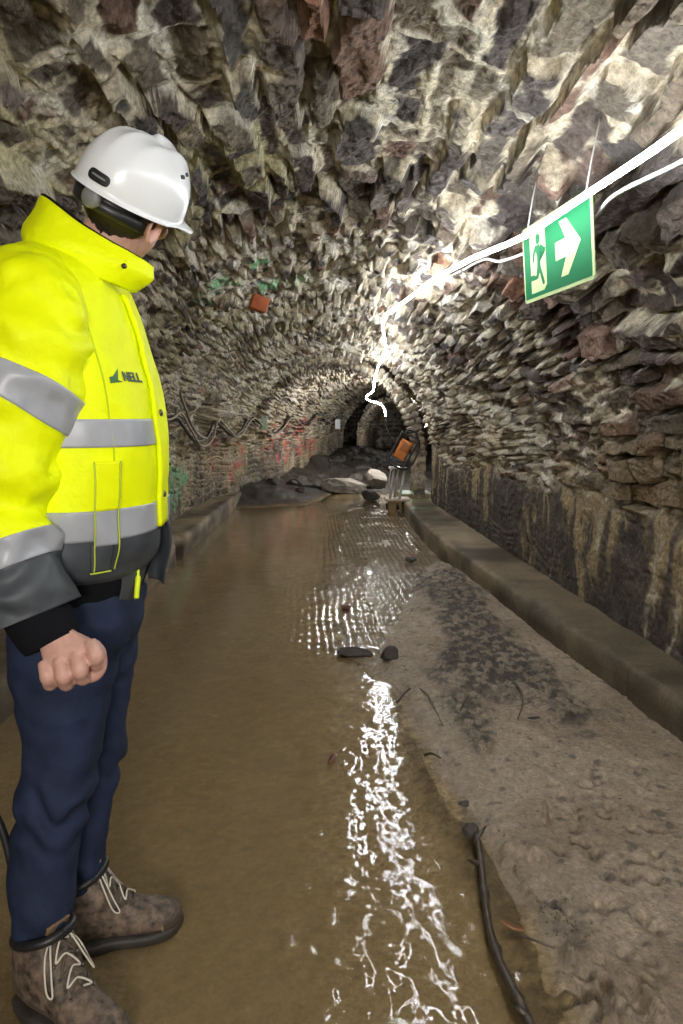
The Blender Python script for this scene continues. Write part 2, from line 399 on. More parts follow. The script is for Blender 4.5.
def litter(x, y):
    m = fbm(x*2.6, y*1.8, 0, 51, 3)+.5*fbm(x*11, y*9, 0, 52, 3)
    band = np.exp(-(((x-.80)/.24)**2+((y-4.6)/1.0)**2))*.9+np.exp(-(((x-.55)/.22)**2+((y-3.5)/.42)**2))*.55+np.exp(-(((x-.52)/.10)**2+((y-2.5)/.7)**2))*.35+np.exp(-(((x-.88)/.26)**2+((y-3.2)/.8)**2))*.5
    return ss(.18, .62, m*.55+band)*ss(1.0, 1.6, y)
xs = np.concatenate([np.arange(-1.95, -1.0, .03), np.arange(-1.0, .25, .012), np.arange(.25, 1.56, .0065), np.arange(1.6, 3.6, .08)])
fy = [-4, -3, -2, -1, 0, .5, .8]; y = .95
while y < 25: fy.append(y); y += max(.008, .0042*y)
fy = np.array(fy)
FY, FX = np.meshgrid(fy, xs, indexing='ij')
FZ, D, UP, NM = bed(FX, FY)
LT = litter(FX, FY)
silt = np.array([.29, .205, .098]); mud = np.array([.345, .270, .195]); wetmud = np.array([.27, .205, .14])
c = silt*(1+.40*fbm(FX*7, FY*7, 0, 55, 4)+.55*fbm(FX*34, FY*34, 0, 56, 3))[..., None]
mc = mix(wetmud, mud, np.clip(ss(-.3, .4, fbm(FX*3, FY*3, 0, 57, 3))+.5*(1-NM), 0, 1))*(1+.22*fbm(FX*30, FY*30, 0, 58, 3))[..., None]
c = mix(c, mc, ss(-.03, .03, D))
c = mix(c, np.array([.040, .032, .023]), LT*UP*(.25+.7*ss(-.25, .15, fbm(FX*34, FY*26, 0, 59, 4))))
speck = ss(.42, .6, fbm(FX*26, FY*26, 0, 60, 3))*UP; c = mix(c, np.array([.06, .05, .04]), speck*.7)
heapm = np.clip(ss(-.02, .04, FZ)*ss(8.8, 9.6, FY)*ss(.2, -.2, FX)+ss(11.2, 11.9, FY), 0, 1)
c = mix(c, np.array([.050, .044, .038])*(1+.5*fbm(FX*5, FY*4, 0, 62, 3))[..., None], heapm)
me = mesh_from('floor', np.stack([FX, FY, FZ], -1).reshape(-1, 3), grid_faces(*FX.shape))
set_attr(me, 'Col', np.clip(c, .01, .9).reshape(-1, 3))
wet = np.clip(ss(.35, -.02, D)*.9+(1-NM)*.75*(1-LT)-heapm, 0, 1)*(1-.6*LT)
set_attr(me, 'Wet', wet.ravel())
o = link('floor', me, attr_mat('mud', .6, 1.0, 95, .009, .5, .42, 60, wet=True)); o['kind'] = 'structure'

# ------------------------------------------------------------------ water
def water():
    x = np.arange(-1.80, 1.25, .011); yy = [-1.5, 0, .6]; y = .95
    while y < 12.6: yy.append(y); y += max(.0065, .0033*y)
    yy = np.array(yy); Y, X = np.meshgrid(yy, np.linspace(0, 1, len(x)), indexing='ij')
    lo = np.interp(Y, [-2, 6.1, 9, 10.4, 11, 12.6], [-1.43, -1.44, -1.46, -1.40, -1.05, -.75]); hi = np.interp(Y, [-2, 2.54, 3.16, 3.7, 4.6, 5.4, 6.5, 8, 9.5, 13], [1.33, 1.29, 1.22, 1.14, 1.05, .955, .85, .79, .79, 1.0])
    X = lo+(hi-lo)*X
    xe = np.interp(Y, EY, EX)
    run = np.exp(-((X-.0-.05*np.sin(Y*3))/.22)**2)*ss(3.9, 2.0, Y)+ss(2.1, 1.2, Y)*.8     # brisk current towards the camera
    Z = .0026*fbm(X*13, Y*9, 0, 71, 3)*(.10+1.0*run)+.0017*fbm(X*38, Y*27, 0, 72, 2)*(.16+1.1*run)
    Z += .0008*fbm(X*4, Y*12, 0, 73, 2)+ss(1.75, 1.2, Y)*(.0030*fbm(X*16, Y*14, 0, 77, 2)+.0012*fbm(X*40, Y*34, 0, 78, 2))*np.exp(-((X+.05)/.5)**2)*1.3
    # scale-like riffle over the shallow film
    rif = ss(3.45, 4.0, Y)*ss(-.48, -.10, X-.1*np.sin(Y))*ss(10.2, 8.6, Y)
    ph = 2*np.pi*(X/.047+.35*fbm(X*3, Y*1.6, 0, 74, 2)*2+Y*1.1)
    Z += rif*(.0042*np.sin(ph)*(.65+.55*np.sin(2*np.pi*Y/.10+3*fbm(X*6, Y*4, 0, 75, 2)))+.0022*fbm(X*26, Y*16, 0, 76, 2))+rif*.004
    me = mesh_from('water', np.stack([X, Y, Z], -1).reshape(-1, 3), grid_faces(*X.shape))
    set_attr(me, 'Depth', np.clip(Z-bed(X, Y)[0], 0, 1).ravel())
    m, nt, b = new_mat('murky_water')
    nt.nodes.remove(b); N = nt.nodes.new
    da = N('ShaderNodeAttribute'); da.attribute_name = 'Depth'; mr = N('ShaderNodeMapRange')
    mr.inputs['From Max'].default_value = .035; mr.inputs['To Min'].default_value = .03; mr.inputs['To Max'].default_value = .55
    lk(nt, da.outputs['Fac'], mr.inputs['Value'])
    tr = N('ShaderNodeBsdfTransparent'); df = N('ShaderNodeBsdfDiffuse'); gl = N('ShaderNodeBsdfGlossy'); fr_ = N('ShaderNodeFresnel'); m1 = N('ShaderNodeMixShader'); m2 = N('ShaderNodeMixShader')
    df.inputs['Color'].default_value = (.36, .255, .12, 1); gl.inputs['Roughness'].default_value = .012; gl.inputs['Color'].default_value = (1, 1, 1, 1); fr_.inputs['IOR'].default_value = 1.5
    n = noise_node(nt, 55, 4, .6); bp = N('ShaderNodeBump'); bp.inputs['Strength'].default_value = .14; bp.inputs['Distance'].default_value = .004
    lk(nt, n.outputs['Fac'], bp.inputs['Height']); lk(nt, bp.outputs['Normal'], gl.inputs['Normal']); lk(nt, bp.outputs['Normal'], fr_.inputs['Normal'])
    lk(nt, mr.outputs['Result'], m1.inputs['Fac']); lk(nt, tr.outputs[0], m1.inputs[1]); lk(nt, df.outputs[0], m1.inputs[2])
    lk(nt, fr_.outputs[0], m2.inputs['Fac']); lk(nt, m1.outputs[0], m2.inputs[1]); lk(nt, gl.outputs[0], m2.inputs[2])
    lk(nt, m2.outputs[0], nt.nodes['Material Output'].inputs['Surface'])
    o = link('water', me, m); tag(o, 'shallow murky brown stream flowing down the tunnel floor', 'water', kind='stuff')
water()

# ------------------------------------------------------------------ kerbs
def kerb(name, inner, outer, yy, h, seed, joints, green=None):
    yy = np.asarray(yy); ny = len(yy)
    rows = [('in', -.15), ('in', .02), ('in', h*.5), ('in', h-.02), ('edge', h), ('t', .12), ('t', .3), ('t', .55), ('t', .8), ('t', 1.0), ('out', -.05)]
    X = np.zeros((ny, len(rows))); Z = X.copy()
    a = np.interp(yy, *inner); b = np.interp(yy, *outer); sg = np.sign(b-a)
    for j, (k, v) in enumerate(rows):
        if k == 'in': X[:, j] = a; Z[:, j] = v
        elif k == 'edge': X[:, j] = a+sg*.02; Z[:, j] = h
        elif k == 't': X[:, j] = a+(b-a)*v; Z[:, j] = h+.004*v
        else: X[:, j] = b; Z[:, j] = v
    Y = np.repeat(yy[:, None], len(rows), 1)
    nz = .007*fbm(Y*5, X*9, Z*9, seed, 3)+.003*fbm(Y*22, X*20, Z*20, seed+1, 2)
    X += nz*sg[:, None]; Z += nz*.8
    chip = ss(.35, .6, fbm(Y*2.6, Y*0+1, 0, seed+2, 3))
    Z[:, 4] -= .03*chip[:, 0]; X[:, 4] += sg*.02*chip[:, 0]; Z[:, 3] -= .02*chip[:, 0]
    for jy in joints:
        q = np.exp(-((Y-jy)/.012)**2); Z -= .014*q; X += .012*q*sg[:, None]
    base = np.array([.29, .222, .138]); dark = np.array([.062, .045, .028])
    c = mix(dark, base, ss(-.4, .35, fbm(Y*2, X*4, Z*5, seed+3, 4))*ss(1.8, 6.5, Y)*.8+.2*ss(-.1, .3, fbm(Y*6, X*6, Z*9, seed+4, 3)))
    if green:
        for gy, r in green:
            q = ss(r, r*.4, np.abs(Y-gy)+.05*fbm(Y*20, X*20, Z*20, 6, 2)); c = mix(c, np.array([.18, .40, .19]), q*ss(-.15, .2, fbm(Y*12, X*15, Z*12, 7, 3))*.8)
    me = mesh_from(name, np.stack([X, Y, Z], -1).reshape(-1, 3), grid_faces(ny, len(rows))); set_attr(me, 'Col', np.clip(c, .01, .9).reshape(-1, 3))
    bm = bmesh.new(); bm.from_mesh(me); bmesh.ops.recalc_face_normals(bm, faces=bm.faces[:])
    for e in (0, 1):
        vs = [bm.verts[i] for i in range(len(bm.verts)) if False]
    bm.verts.ensure_lookup_table(); m_ = len(rows)
    bm.faces.new([bm.verts[k] for k in range(m_)]); bm.faces.new([bm.verts[(ny-1)*m_+k] for k in range(m_)][::-1])
    bm.to_mesh(me); bm.free()
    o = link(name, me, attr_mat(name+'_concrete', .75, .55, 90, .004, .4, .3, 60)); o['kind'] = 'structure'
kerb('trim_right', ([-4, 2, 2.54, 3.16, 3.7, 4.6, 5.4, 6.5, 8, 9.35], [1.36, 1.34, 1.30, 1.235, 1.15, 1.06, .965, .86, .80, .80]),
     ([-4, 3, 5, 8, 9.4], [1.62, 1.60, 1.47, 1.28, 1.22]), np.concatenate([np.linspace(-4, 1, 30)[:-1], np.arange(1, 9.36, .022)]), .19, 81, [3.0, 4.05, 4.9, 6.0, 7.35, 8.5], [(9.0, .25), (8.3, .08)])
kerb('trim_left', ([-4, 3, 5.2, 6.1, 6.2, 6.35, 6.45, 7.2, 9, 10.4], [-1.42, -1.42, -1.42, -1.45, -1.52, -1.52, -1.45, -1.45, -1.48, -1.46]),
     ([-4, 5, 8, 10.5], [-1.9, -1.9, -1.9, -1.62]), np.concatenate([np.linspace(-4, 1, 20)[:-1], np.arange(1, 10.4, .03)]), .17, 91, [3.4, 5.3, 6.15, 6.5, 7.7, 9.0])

# ================================================================== LIGHT STRIP
STRIP = [(.74, -3.6, 1.90), (.74, -2, 1.90), (.74, -.6, 1.90), (.74, .5, 1.88), (.725, 1.1, 1.88), (.68, 1.5, 1.845), (.633, 1.9, 1.842), (.608, 2.13, 1.843), (.577, 2.33, 1.838), (.492, 2.52, 1.828), (.505, 2.87, 1.882), (.512, 3.5, 1.96), (.525, 4.05, 2.035), (.435, 4.65, 2.02),
         (.333, 5.3, 2.01), (.326, 5.45, 2.01), (.342, 6.0, 1.985), (.43, 7.05, 1.89), (.43, 8.5, 1.84), (.422, 9.30, 1.715), (.415, 9.38, 1.60), (.33, 9.40, 1.52), (.36, 9.42, 1.47), (.50, 9.42, 1.43), (.56, 9.40, 1.36), (.58, 9.40, 1.27)]
lt = empty('light_strip', (.72, 1.6, 1.882), 'long glowing white tube light strung along the stone vault and down at its far end', 'light')
MB().tube(spline(STRIP, 420), .0085, 8).build('tube', emit_mat('strip_glow', (.93, .97, 1.0), 60), lt)
M_clip = simple('grey_plastic', (.35, .35, .34), .5)
for (x, y, z) in [(.68, 1.5, 1.845), (.512, 3.5, 1.96), (.525, 4.05, 2.035), (.326, 5.45, 2.01), (.43, 7.05, 1.89)]:
    dirv = np.array([x+.2, 0, z-.9]); dirv /= np.linalg.norm(dirv)
    a = np.array([x, y, z])
    m = MB().tube([a+dirv*.012, a+dirv*.07, a+dirv*.16], [.004, .003, .003], 6)
    m.build('hanger', M_clip, lt)

# added unseen length of tube behind the rib, brightens the section beyond
l2 = empty('light_strip', (1.25, 10.2, 1.5), 'added unseen length of glowing tube round the bend behind the stone rib', 'light')
MB().tube(spline([(1.70, 13.2, 1.5), (1.78, 13.7, 1.55), (1.75, 14.5, 1.5), (2.2, 16.6, 1.5)], 120), .011, 8).build('tube', bpy.data.materials['strip_glow'], l2)
# added fill light behind the camera, stands for no known lamp
la = bpy.data.lights.new('fill_light', 'AREA'); la.shape = 'RECTANGLE'; la.size = .9; la.size_y = .5; la.energy = 65; la.color = (1, .97, .92)
lo = bpy.data.objects.new('fill_light', la); COL.objects.link(lo); lo.location = (.1, -2.6, 1.75); lo.rotation_euler = (math.radians(86), 0, 0)

for nm, p, e in (('gallery_fill', (1.15, 12.2, 1.62), 220), ('gallery_fill', (2.45, 20.3, 1.0), 60)):  # added unseen point lights that brighten the far sections
    la = bpy.data.lights.new(nm, 'POINT'); la.energy = e; la.shadow_soft_size = .06; la.color = (1, .98, .94)
    lo = bpy.data.objects.new(nm, la); COL.objects.link(lo); lo.location = p

# ================================================================== EXIT SIGN
TL, TR, BR, BL = map(np.array, [(.631, 2.592, 1.919), (.697, 2.086, 1.912), (.719, 2.086, 1.665), (.652, 2.592, 1.668)])
sg_o = BL; sg_x = ((BR-BL)+(TR-TL))/2; sg_y = ((TL-BL)+(TR-BR))/2
sn = np.cross(sg_x, sg_y); sn /= np.linalg.norm(sn)          # towards the viewer
SW, SH = np.linalg.norm(sg_x), np.linalg.norm(sg_y); ex, ey = sg_x/SW, sg_y/SH
sign = empty('exit_sign', tuple((TL+TR)/2), 'green emergency exit sign with a running man and an arrow hanging below the light tube', 'sign')
def rrect(x0, y0, x1, y1, r, n=6):
    P = []
    for cx, cy, a0 in ((x1-r, y1-r, 0), (x0+r, y1-r, 90), (x0+r, y0+r, 180), (x1-r, y0+r, 270)):
        for k in range(n+1):
            a = math.radians(a0+90*k/n); P.append((cx+r*math.cos(a), cy+r*math.sin(a)))
    return P
def spr(name, pts_list, mat, off, depth, label=None):
    m = MB()
    for pts in pts_list: m.prism(pts, sg_o+sn*off, ex, ey, depth)
    return m.build(name, mat, sign, label, smooth=False)
M_green = simple('sign_green', (.0045, .095, .034), .8, spec=.12)
M_lum = simple('sign_luminous_yellow', (.32, .385, .19), .8, spec=.12)
spr('panel', [rrect(0, 0, SW, SH, .012)], M_lum, 0, .004, 'pale yellow green plate with a rounded rim')
b = .011
spr('green_field', [rrect(b, b, SW-b, SH-b, .006)], M_green, .0008, .0009, 'green field')
def uv(P): return [(p[0]*SW, p[1]*SH) for p in P]
spr('door_symbol', [uv([(.13, .10), (.13, .30), (.19, .30), (.19, .34), (.13, .34), (.13, .90), (.375, .90), (.375, .16), (.33, .10)])], M_lum, .0016, .0009, 'pale doorway')
man = []
man.append([(p[0]+.262*SW, p[1]+.775*SH) for p in [(.017*math.cos(a), .017*math.sin(a)) for a in np.linspace(0, 2*math.pi, 18, endpoint=False)]])
man.append(uv([(.215, .70), (.285, .70), (.30, .60), (.37, .575), (.375, .62), (.325, .65), (.30, .70), (.285, .52), (.290, .42), (.335, .24), (.345, .18), (.318, .17), (.272, .345), (.245, .27), (.205, .265), (.13, .27), (.13, .315), (.222, .32), (.238, .42), (.245, .55), (.222, .63), (.20, .58), (.185, .50), (.168, .51), (.18, .62)]))
spr('running_man_symbol', man, M_green, .0024, .0009, 'green running man')
spr('arrow_symbol', [uv([(.52, .385), (.52, .605), (.665, .605), (.585, .83), (.685, .83), (.86, .50), (.685, .165), (.585, .165), (.665, .385)])], M_lum, .0016, .0009, 'pale arrow pointing right')
M_rope = simple('tie_cord', (.5, .5, .47), .6)
for u in (.08, .92):
    p = sg_o+sg_x*u+sg_y*.97-sn*.004
    MB().tube([p, p+np.array([.01, 0, .08]), p+np.array([.03, 0, .20])], .0025, 6).build('hanger_cord', M_rope, sign)

# ================================================================== CABLES
M_black = simple('cable_black', (.018, .018, .02), .45, var=.3)
M_grey = simple('cable_grey', (.42, .41, .38), .5)
def lone(name, P, r, mat, label, cat, group=None, n=160, m=8):
    P = spline(P, n); c = tuple(P.mean(0))
    o = MB().tube(P, r, m).build(name, mat, None, loc=c); return tag(o, label, cat, group)
lone('power_cable', [(.84, -1, 1.86), (.84, .6, 1.85), (.80, 1.2, 1.835), (.755, 1.6, 1.83), (.715, 1.95, 1.85), (.752, 2.25, 1.86), (.70, 2.62, 1.87), (.64, 2.95, 1.89), (.665, 3.45, 2.0), (.655, 4.1, 2.07), (.615, 4.6, 2.115), (.52, 5.3, 2.125), (.41, 6.1, 2.11)], .006, M_grey, 'thin pale grey power cable running just below the glowing tube and behind the green sign', 'cable')
def wx(y, off=.06): return float(np.interp(y, PY, LEFT))+off
def wall_cable(pts, r, mat, label, off=.07):
    lone('cable', [(wx(y, off), y, z) for y, z in pts], r, mat, label, 'cable')
wall_cable([(5.2, 1.16), (6.2, 1.2), (7.0, 1.26), (7.35, 1.17), (7.9, 1.0), (8.6, 1.02), (9.0, 1.2), (9.3, 1.13), (9.7, 1.0), (10.05, 1.05), (10.5, 1.26), (10.9, 1.16), (11.5, 1.0), (11.9, 1.06), (12.4, 1.26), (12.8, 1.18), (13.4, 1.13), (14.1, 1.3), (14.7, 1.22), (15.3, 1.12), (15.9, 1.2), (17.2, 1.3), (18.4, 1.2)], .018, M_black, 'thick black cable sagging between hooks along the left wall', .15)
wall_cable([(5.2, 1.25), (6.6, 1.24), (7.1, 1.30), (7.5, 1.15), (8.1, .93), (8.7, .98), (9.05, 1.22), (9.5, 1.08), (9.9, .98), (10.5, 1.23), (11.0, 1.10), (11.6, .97), (12.4, 1.23), (13.2, 1.05), (14.1, 1.26), (15.2, 1.1)], .011, simple('cable_tan', (.30, .25, .17), .5), 'thin tan cable drooping just below the thick black cable on the left wall', .19)
wall_cable([(7.05, 1.5), (7.15, 1.42), (7.3, 1.33), (7.5, 1.2), (7.9, 1.06), (8.3, 1.01)], .014, simple('cable_dun', (.22, .19, .13), .5), 'short dun cable slanting down from a red paint mark on the left wall', .20)
# small plates hanging by the cables
def plate(y, z, w_, h_, mat, label):
    p = np.array([wx(y, .21), y, z]); o = MB().box((0, 0, 0), (w_, .02, h_), bev=.004).build('small_plate', mat, None)
    o.location = p; o.rotation_euler = (0, 0, math.radians(18)); LOC[o.name] = Vector(p); tag(o, label, 'sign')
plate(10.95, 1.15, .085, .19, simple('plate_pale_green', (.50, .66, .50), .5), 'small pale green plate hung beside the sagging black cable')
plate(15.7, 1.08, .115, .21, simple('plate_white', (.82, .84, .84), .5), 'small white plate furthest along the left wall under the black cable')

# ================================================================== CLAY BLOCK IN THE VAULT
def rock(name, c, sz, seed, mat, label, cat, group=None, rot=0, flat=.0, sub=4, amp=.22, facet=.0):
    bm = bmesh.new(); bmesh.ops.create_icosphere(bm, subdivisions=sub, radius=1)
    v = np.array([p.co[:] for p in bm.verts])
    d = 1+amp*fbm(v[:, 0]*1.2+seed, v[:, 1]*1.2, v[:, 2]*1.2, seed, 3)
    r_ = np.random.default_rng(seed)
    v = v*d[:, None]
    for _ in range(15):                                    # split faces, as broken stone has
        n = r_.normal(size=3); n /= np.linalg.norm(n); h = r_.uniform(.50, .82)
        e = np.maximum(v@n-h, 0); v -= e[:, None]*n*.92
    v += .03*np.stack([fbm(v[:, 0]*6, v[:, 1]*6, v[:, 2]*6, seed+k, 2) for k in range(3)], 1)
    cz, sz_ = math.cos(rot), math.sin(rot)
    v = v*np.array(sz)*.62; v = v@np.array([[cz, sz_, 0], [-sz_, cz, 0], [0, 0, 1]])
    for p, q in zip(bm.verts, v): p.co = q
    me = bpy.data.meshes.new(name); bm.to_mesh(me); bm.free()
    me.polygons.foreach_set('use_smooth', np.full(len(me.polygons), False))
    me.transform(Matrix.Translation(c)); o = link(name, me, mat, None, loc=c); return tag(o, label, cat, group)
M_clay = simple('fired_clay', (.42, .105, .03), .7, bump=.4, bscale=30, var=.25)
o = MB().box((0, 0, 0), (.115, .20, .10), bev=.010).build('clay_block', M_clay, None)
o.location = (-.575, 5.08, 2.045); o.rotation_euler = (.1, .35, .25); LOC[o.name] = o.location.copy()
tag(o, 'orange fired clay block sticking out of the vault between green paint marks', 'brick')

# ================================================================== FAR ROCKS, KERB-END BLOCK, BOX
M_rockpale = simple('rock_pale', (.25, .225, .19), .7, bump=.7, bscale=14, var=.35, vscale=6, bdist=.01)
M_rockdark = simple('rock_dark', (.06, .052, .044), .85, bump=.6, bscale=30, var=.3)
def fz(x, y): return float(bed(np.array([x]), np.array([y]))[0][0])
rock('rock', (.06, 11.75, .10), (.66, .5, .30), 3, M_rockpale, 'pale flat-topped rock lying at the far edge of the water', 'rock', amp=.25)
rock('rock', (.62, 12.4, .14), (.38, .36, .40), 14, M_rockpale, 'rounded pale rock right of the flat-topped one at the far end', 'rock')
rock('rock', (-.70, 11.6, .12), (.55, .4, .22), 15, M_rockdark, 'dark slab of rubble at the foot of the left heap', 'rock')
rock('rock', (.70, 9.65, .05), (.22, .24, .14), 16, M_rockdark, 'black lump at the foot of the green painted kerb end', 'rock')
rock('rock', (.46, 10.6, .07), (.30, .28, .17), 17, M_rockdark, 'dark low rock in the water before the rounded pale one', 'rock')
hb = np.random.default_rng(77)
for k in range(26):
    y = hb.uniform(10.6, 16); x = float(np.interp(y, PY, LEFT))+hb.uniform(.25, 1.5+.12*(y-10)); s = hb.uniform(.10, .30)
    rock('rubble_stone', (x, y, fz(x, y)+s*.10), (s, s*hb.uniform(.7, 1.2), s*.6), 100+k, M_rockdark, 'dark rubble stone in the heap below the left wall at the far end', 'rock', 'rubble stones of the far heap', rot=hb.uniform(0, 6), sub=3)
kb = empty('kerb_block', (1.0, 9.75, .02), 'squared concrete block with green paint on top at the end of the right kerb', 'block')
MB().box((1.0, 9.72, .10), (.44, .5, .24), bev=.015).build('block', simple('concrete_tan', (.33, .25, .14), .8, bump=.5, bscale=30, var=.25), kb)
MB().box((1.0, 9.72, .226), (.40, .46, .012), bev=.004).build('painted_top', simple('paint_pale_green', (.38, .55, .38), .6, var=.4, vscale=14), kb, 'pale green painted top')
# orange box in a black carrying frame, on a pale stand
R35 = Matrix.Rotation(math.radians(28), 3, 'Y') @ Matrix.Rotation(math.radians(-15), 3, 'Z')
jb = empty('junction_box', (.80, 9.2, .70), 'orange junction box in a black frame leaning against the stone rib', 'box')
M_or = simple('orange_plastic', (.55, .17, .025), .45, var=.25, vscale=9)
cb = Vector((.80, 9.2, .83))
MB().box(cb, (.155, .12, .26), R35, bev=.015).build('case', M_or, jb)
MB().box(cb+R35 @ Vector((.015, -.066, .04)), (.10, .012, .10), R35, bev=.004).build('lid', simple('dark_orange', (.32, .10, .02), .5), jb)
fr = [R35 @ (Vector(p)*.8)+cb for p in [(-.15, -.04, -.22), (-.15, -.04, .20), (-.12, -.04, .25), (.12, -.04, .25), (.15, -.04, .20), (.15, -.04, -.18), (.10, -.04, -.24), (-.10, -.04, -.24), (-.15, -.04, -.20)]]
MB().tube(spline([tuple(p) for p in fr], 90), .014, 8).build('frame', M_black, jb)
hnd = [R35 @ (Vector(p)*.8)+cb for p in [(-.10, -.04, .25), (-.06, -.06, .33), (.06, -.06, .33), (.10, -.04, .25)]]
MB().tube(spline([tuple(p) for p in hnd], 30), .012, 8).build('handle', M_black, jb)
st = empty('metal_stand', (.72, 9.15, .0), 'pale metal stand with splayed legs under the orange junction box', 'stand')
M_st = simple('pale_metal', (.52, .50, .45), .45, .3, var=.2)
for a, b2 in (((.68, 9.2, .60), (.62, 9.05, .20)), ((.74, 9.22, .60), (.70, 9.3, .20)), ((.82, 9.2, .58), (.74, 9.04, .20))):
    MB().tube([a, b2], .016, 8).build('leg', M_st, st)
MB().box((.72, 9.15, .20), (.32, .30, .03), bev=.006).build('foot_board', simple('pale_board', (.50, .40, .30), .7, var=.2), st)
MB().box((.72, 9.2, .60), (.22, .12, .03), bev=.006).build('shelf', M_st, st)
MB().box((.66, 9.2, .09), (.10, .2, .19), bev=.01).build('support_block', simple('tan_block', (.40, .26, .11), .7, var=.2), st, 'tan block')
lone('cable', [(.58, 9.42, 1.27), (.60, 9.38, 1.1), (.66, 9.35, .98), (.74, 9.3, .99), (.80, 9.25, 1.05)], .008, M_black, 'thin black lead hanging from the tube end down to the orange box', 'cable', n=60)
lone('cable', [(.60, 9.12, .82), (.58, 9.1, .72), (.70, 9.05, .62), (.84, 9.08, .60), (.95, 9.15, .72), (1.0, 9.2, .9), (.96, 9.25, 1.06), (.88, 9.25, 1.05)], .014, M_black, 'black cable looped round below the orange box', 'cable', n=80)
lone('cable', [(.64, 9.08, .62), (.61, 9.05, .45), (.63, 9.03, .24)], .010, M_grey, 'pale cable end dangling from the loop beside the metal stand', 'cable', n=40)

# ================================================================== STICKS AND DEBRIS ON THE MUD
M_bark = simple('wet_bark', (.060, .044, .032), .38, bump=.8, bscale=60, var=.5, vscale=25, bdist=.004)
M_twig = simple('twig', (.085, .060, .042), .5, bump=.5, bscale=80, var=.3)
def stick(name, P, r0, r1, mat, label, cat, knots=0, n=90, seed=0, twigs=()):
    P = spline(P, n); r = np.linspace(r0, r1, n)*(1+.13*fbm(np.linspace(0, 9, n), np.zeros(n), 0, seed, 3))
    for k in range(knots):
        c = int(n*(k+.7)/(knots+.6)); r *= 1+.45*np.exp(-((np.arange(n)-c)/2.2)**2)
    m = MB().tube(P, r, 10)
    o = m.build(name, mat, None, loc=tuple(P.mean(0))); tag(o, label, cat)
    for tw in twigs: MB().tube(spline(tw, 24), np.linspace(r1*.7, r1*.3, 24), 7).build('side_twig', mat, o)
    return o
stick('branch', [(.405, 2.02, .034), (.402, 1.95, .036), (.395, 1.86, .030), (.378, 1.72, .024), (.366, 1.60, .022), (.366, 1.50, .024), (.375, 1.42, .026), (.388, 1.32, .03), (.40, 1.22, .03)], .0075, .0125, M_bark, 'long dark wet branch lying half in the water at the edge of the mud', 'branch', 4, 120, 3,
      twigs=[[(.40, 1.95, .036), (.42, 1.97, .05), (.435, 2.0, .045)], [(.392, 1.84, .03), (.372, 1.855, .028), (.36, 1.875, .02)], [(.388, 1.33, .034), (.372, 1.335, .045), (.365, 1.33, .05)]])
stick('twig', [(.435, 1.57, .026), (.455, 1.55, .034), (.485, 1.53, .034), (.505, 1.525, .03)], .004, .002, M_twig, 'short pale twig lying across the shoreline right of the dark branch', 'twig', 0, 30, 4)
stick('twig', [(.36, 3.12, .035), (.385, 3.02, .042), (.40, 2.85, .04), (.41, 2.72, .037)], .0035, .002, M_twig, 'thin curved twig on the mud below the dark stone', 'twig', 0, 30, 5)
stick('twig', [(.46, 3.30, .04), (.51, 3.42, .052), (.57, 3.55, .048)], .003, .0018, M_twig, 'straight thin twig pointing up and right from the curved twig', 'twig', 0, 30, 6)
stick('twig', [(.50, 2.86, .04), (.53, 2.93, .052), (.565, 3.02, .046)], .0042, .003, M_twig, 'stubby twig on the mud in front of the dark litter', 'twig', 0, 30, 7)
stick('twig', [(.245, 3.0, .02), (.28, 3.06, .035), (.315, 3.12, .036)], .006, .0035, M_bark, 'dark twig at the shoreline just below the dark stone', 'twig', 0, 30, 8)
stick('twig', [(.79, 3.22, .05), (.80, 3.05, .064), (.775, 2.9, .06), (.72, 2.76, .05)], .0045, .0025, M_twig, 'bent dark twig lying on the open mud toward the kerb', 'twig', 0, 40, 9)
stick('twig', [(.315, 2.53, .01), (.338, 2.50, .03), (.365, 2.465, .03)], .007, .003, M_bark, 'small black twig at the water edge halfway down the bank', 'twig', 0, 24, 10)
rock('stone', (.245, 3.56, .04), (.10, .09, .085), 21, M_rockdark, 'dark wet stone standing at the tip of the mud bank', 'stone')
rock('stone', (.075, 3.66, .02), (.16, .09, .05), 22, M_rockdark, 'flat dark stone in the water left of the standing stone', 'stone')
rock('stone', (.40, 2.16, .026), (.035, .03, .022), 23, M_rockdark, 'small dark pebble at the shoreline above the branch', 'stone')
rock('stone', (.60, 6.1, .03), (.10, .08, .05), 24, M_rockdark, 'small dark stone on the wet riffle near the kerb', 'stone')
rock('mud_clod', (.395, 2.0, .035), (.045, .04, .04), 25, M_rockdark, 'black clod of debris at the upper tip of the branch', 'clod')
rock('stone', (.03, 4.55, .02), (.09, .05, .035), 27, simple('stone_red', (.12, .05, .035), .5), 'reddish brown pebble standing in the riffle', 'stone')
def leaf(c, ln, wd, rot, mat, label):
    n = 14; u = np.linspace(-1, 1, n); P = []
    for k in range(n):
        hw = wd*(1-u[k]**2)**.7+.0006; z = .006*u[k]**2
        P.append([(u[k]*ln, hw*a, z+.35*abs(a)*hw+b_) for a, b_ in ((-1, 0), (0, 0), (1, 0), (1, .0012), (0, .0012), (-1, .0012))])
    P = np.array(P); cr, sr = math.cos(rot), math.sin(rot); P = P@np.array([[cr, sr, 0], [-sr, cr, 0], [0, 0, 1]])+np.array(c)
    o = MB().rings(P).build('leaf', mat, None, loc=c); tag(o, label, 'leaf')
leaf((-.037, 2.50, .004), .045, .010, 1.35, simple('leaf_red', (.13, .03, .02), .45, var=.3), 'small dark red leaf floating in the middle of the stream')
leaf((.425, 1.61, .016), .032, .010, 2.5, simple('leaf_rust', (.24, .10, .04), .5, var=.3), 'small rust brown leaf stuck at the shoreline right of the branch')
leaf((.78, 2.74, .057), .03, .012, .3, simple('leaf_black', (.03, .028, .03), .5), 'small black leaf lying alone on the open mud near the kerb')
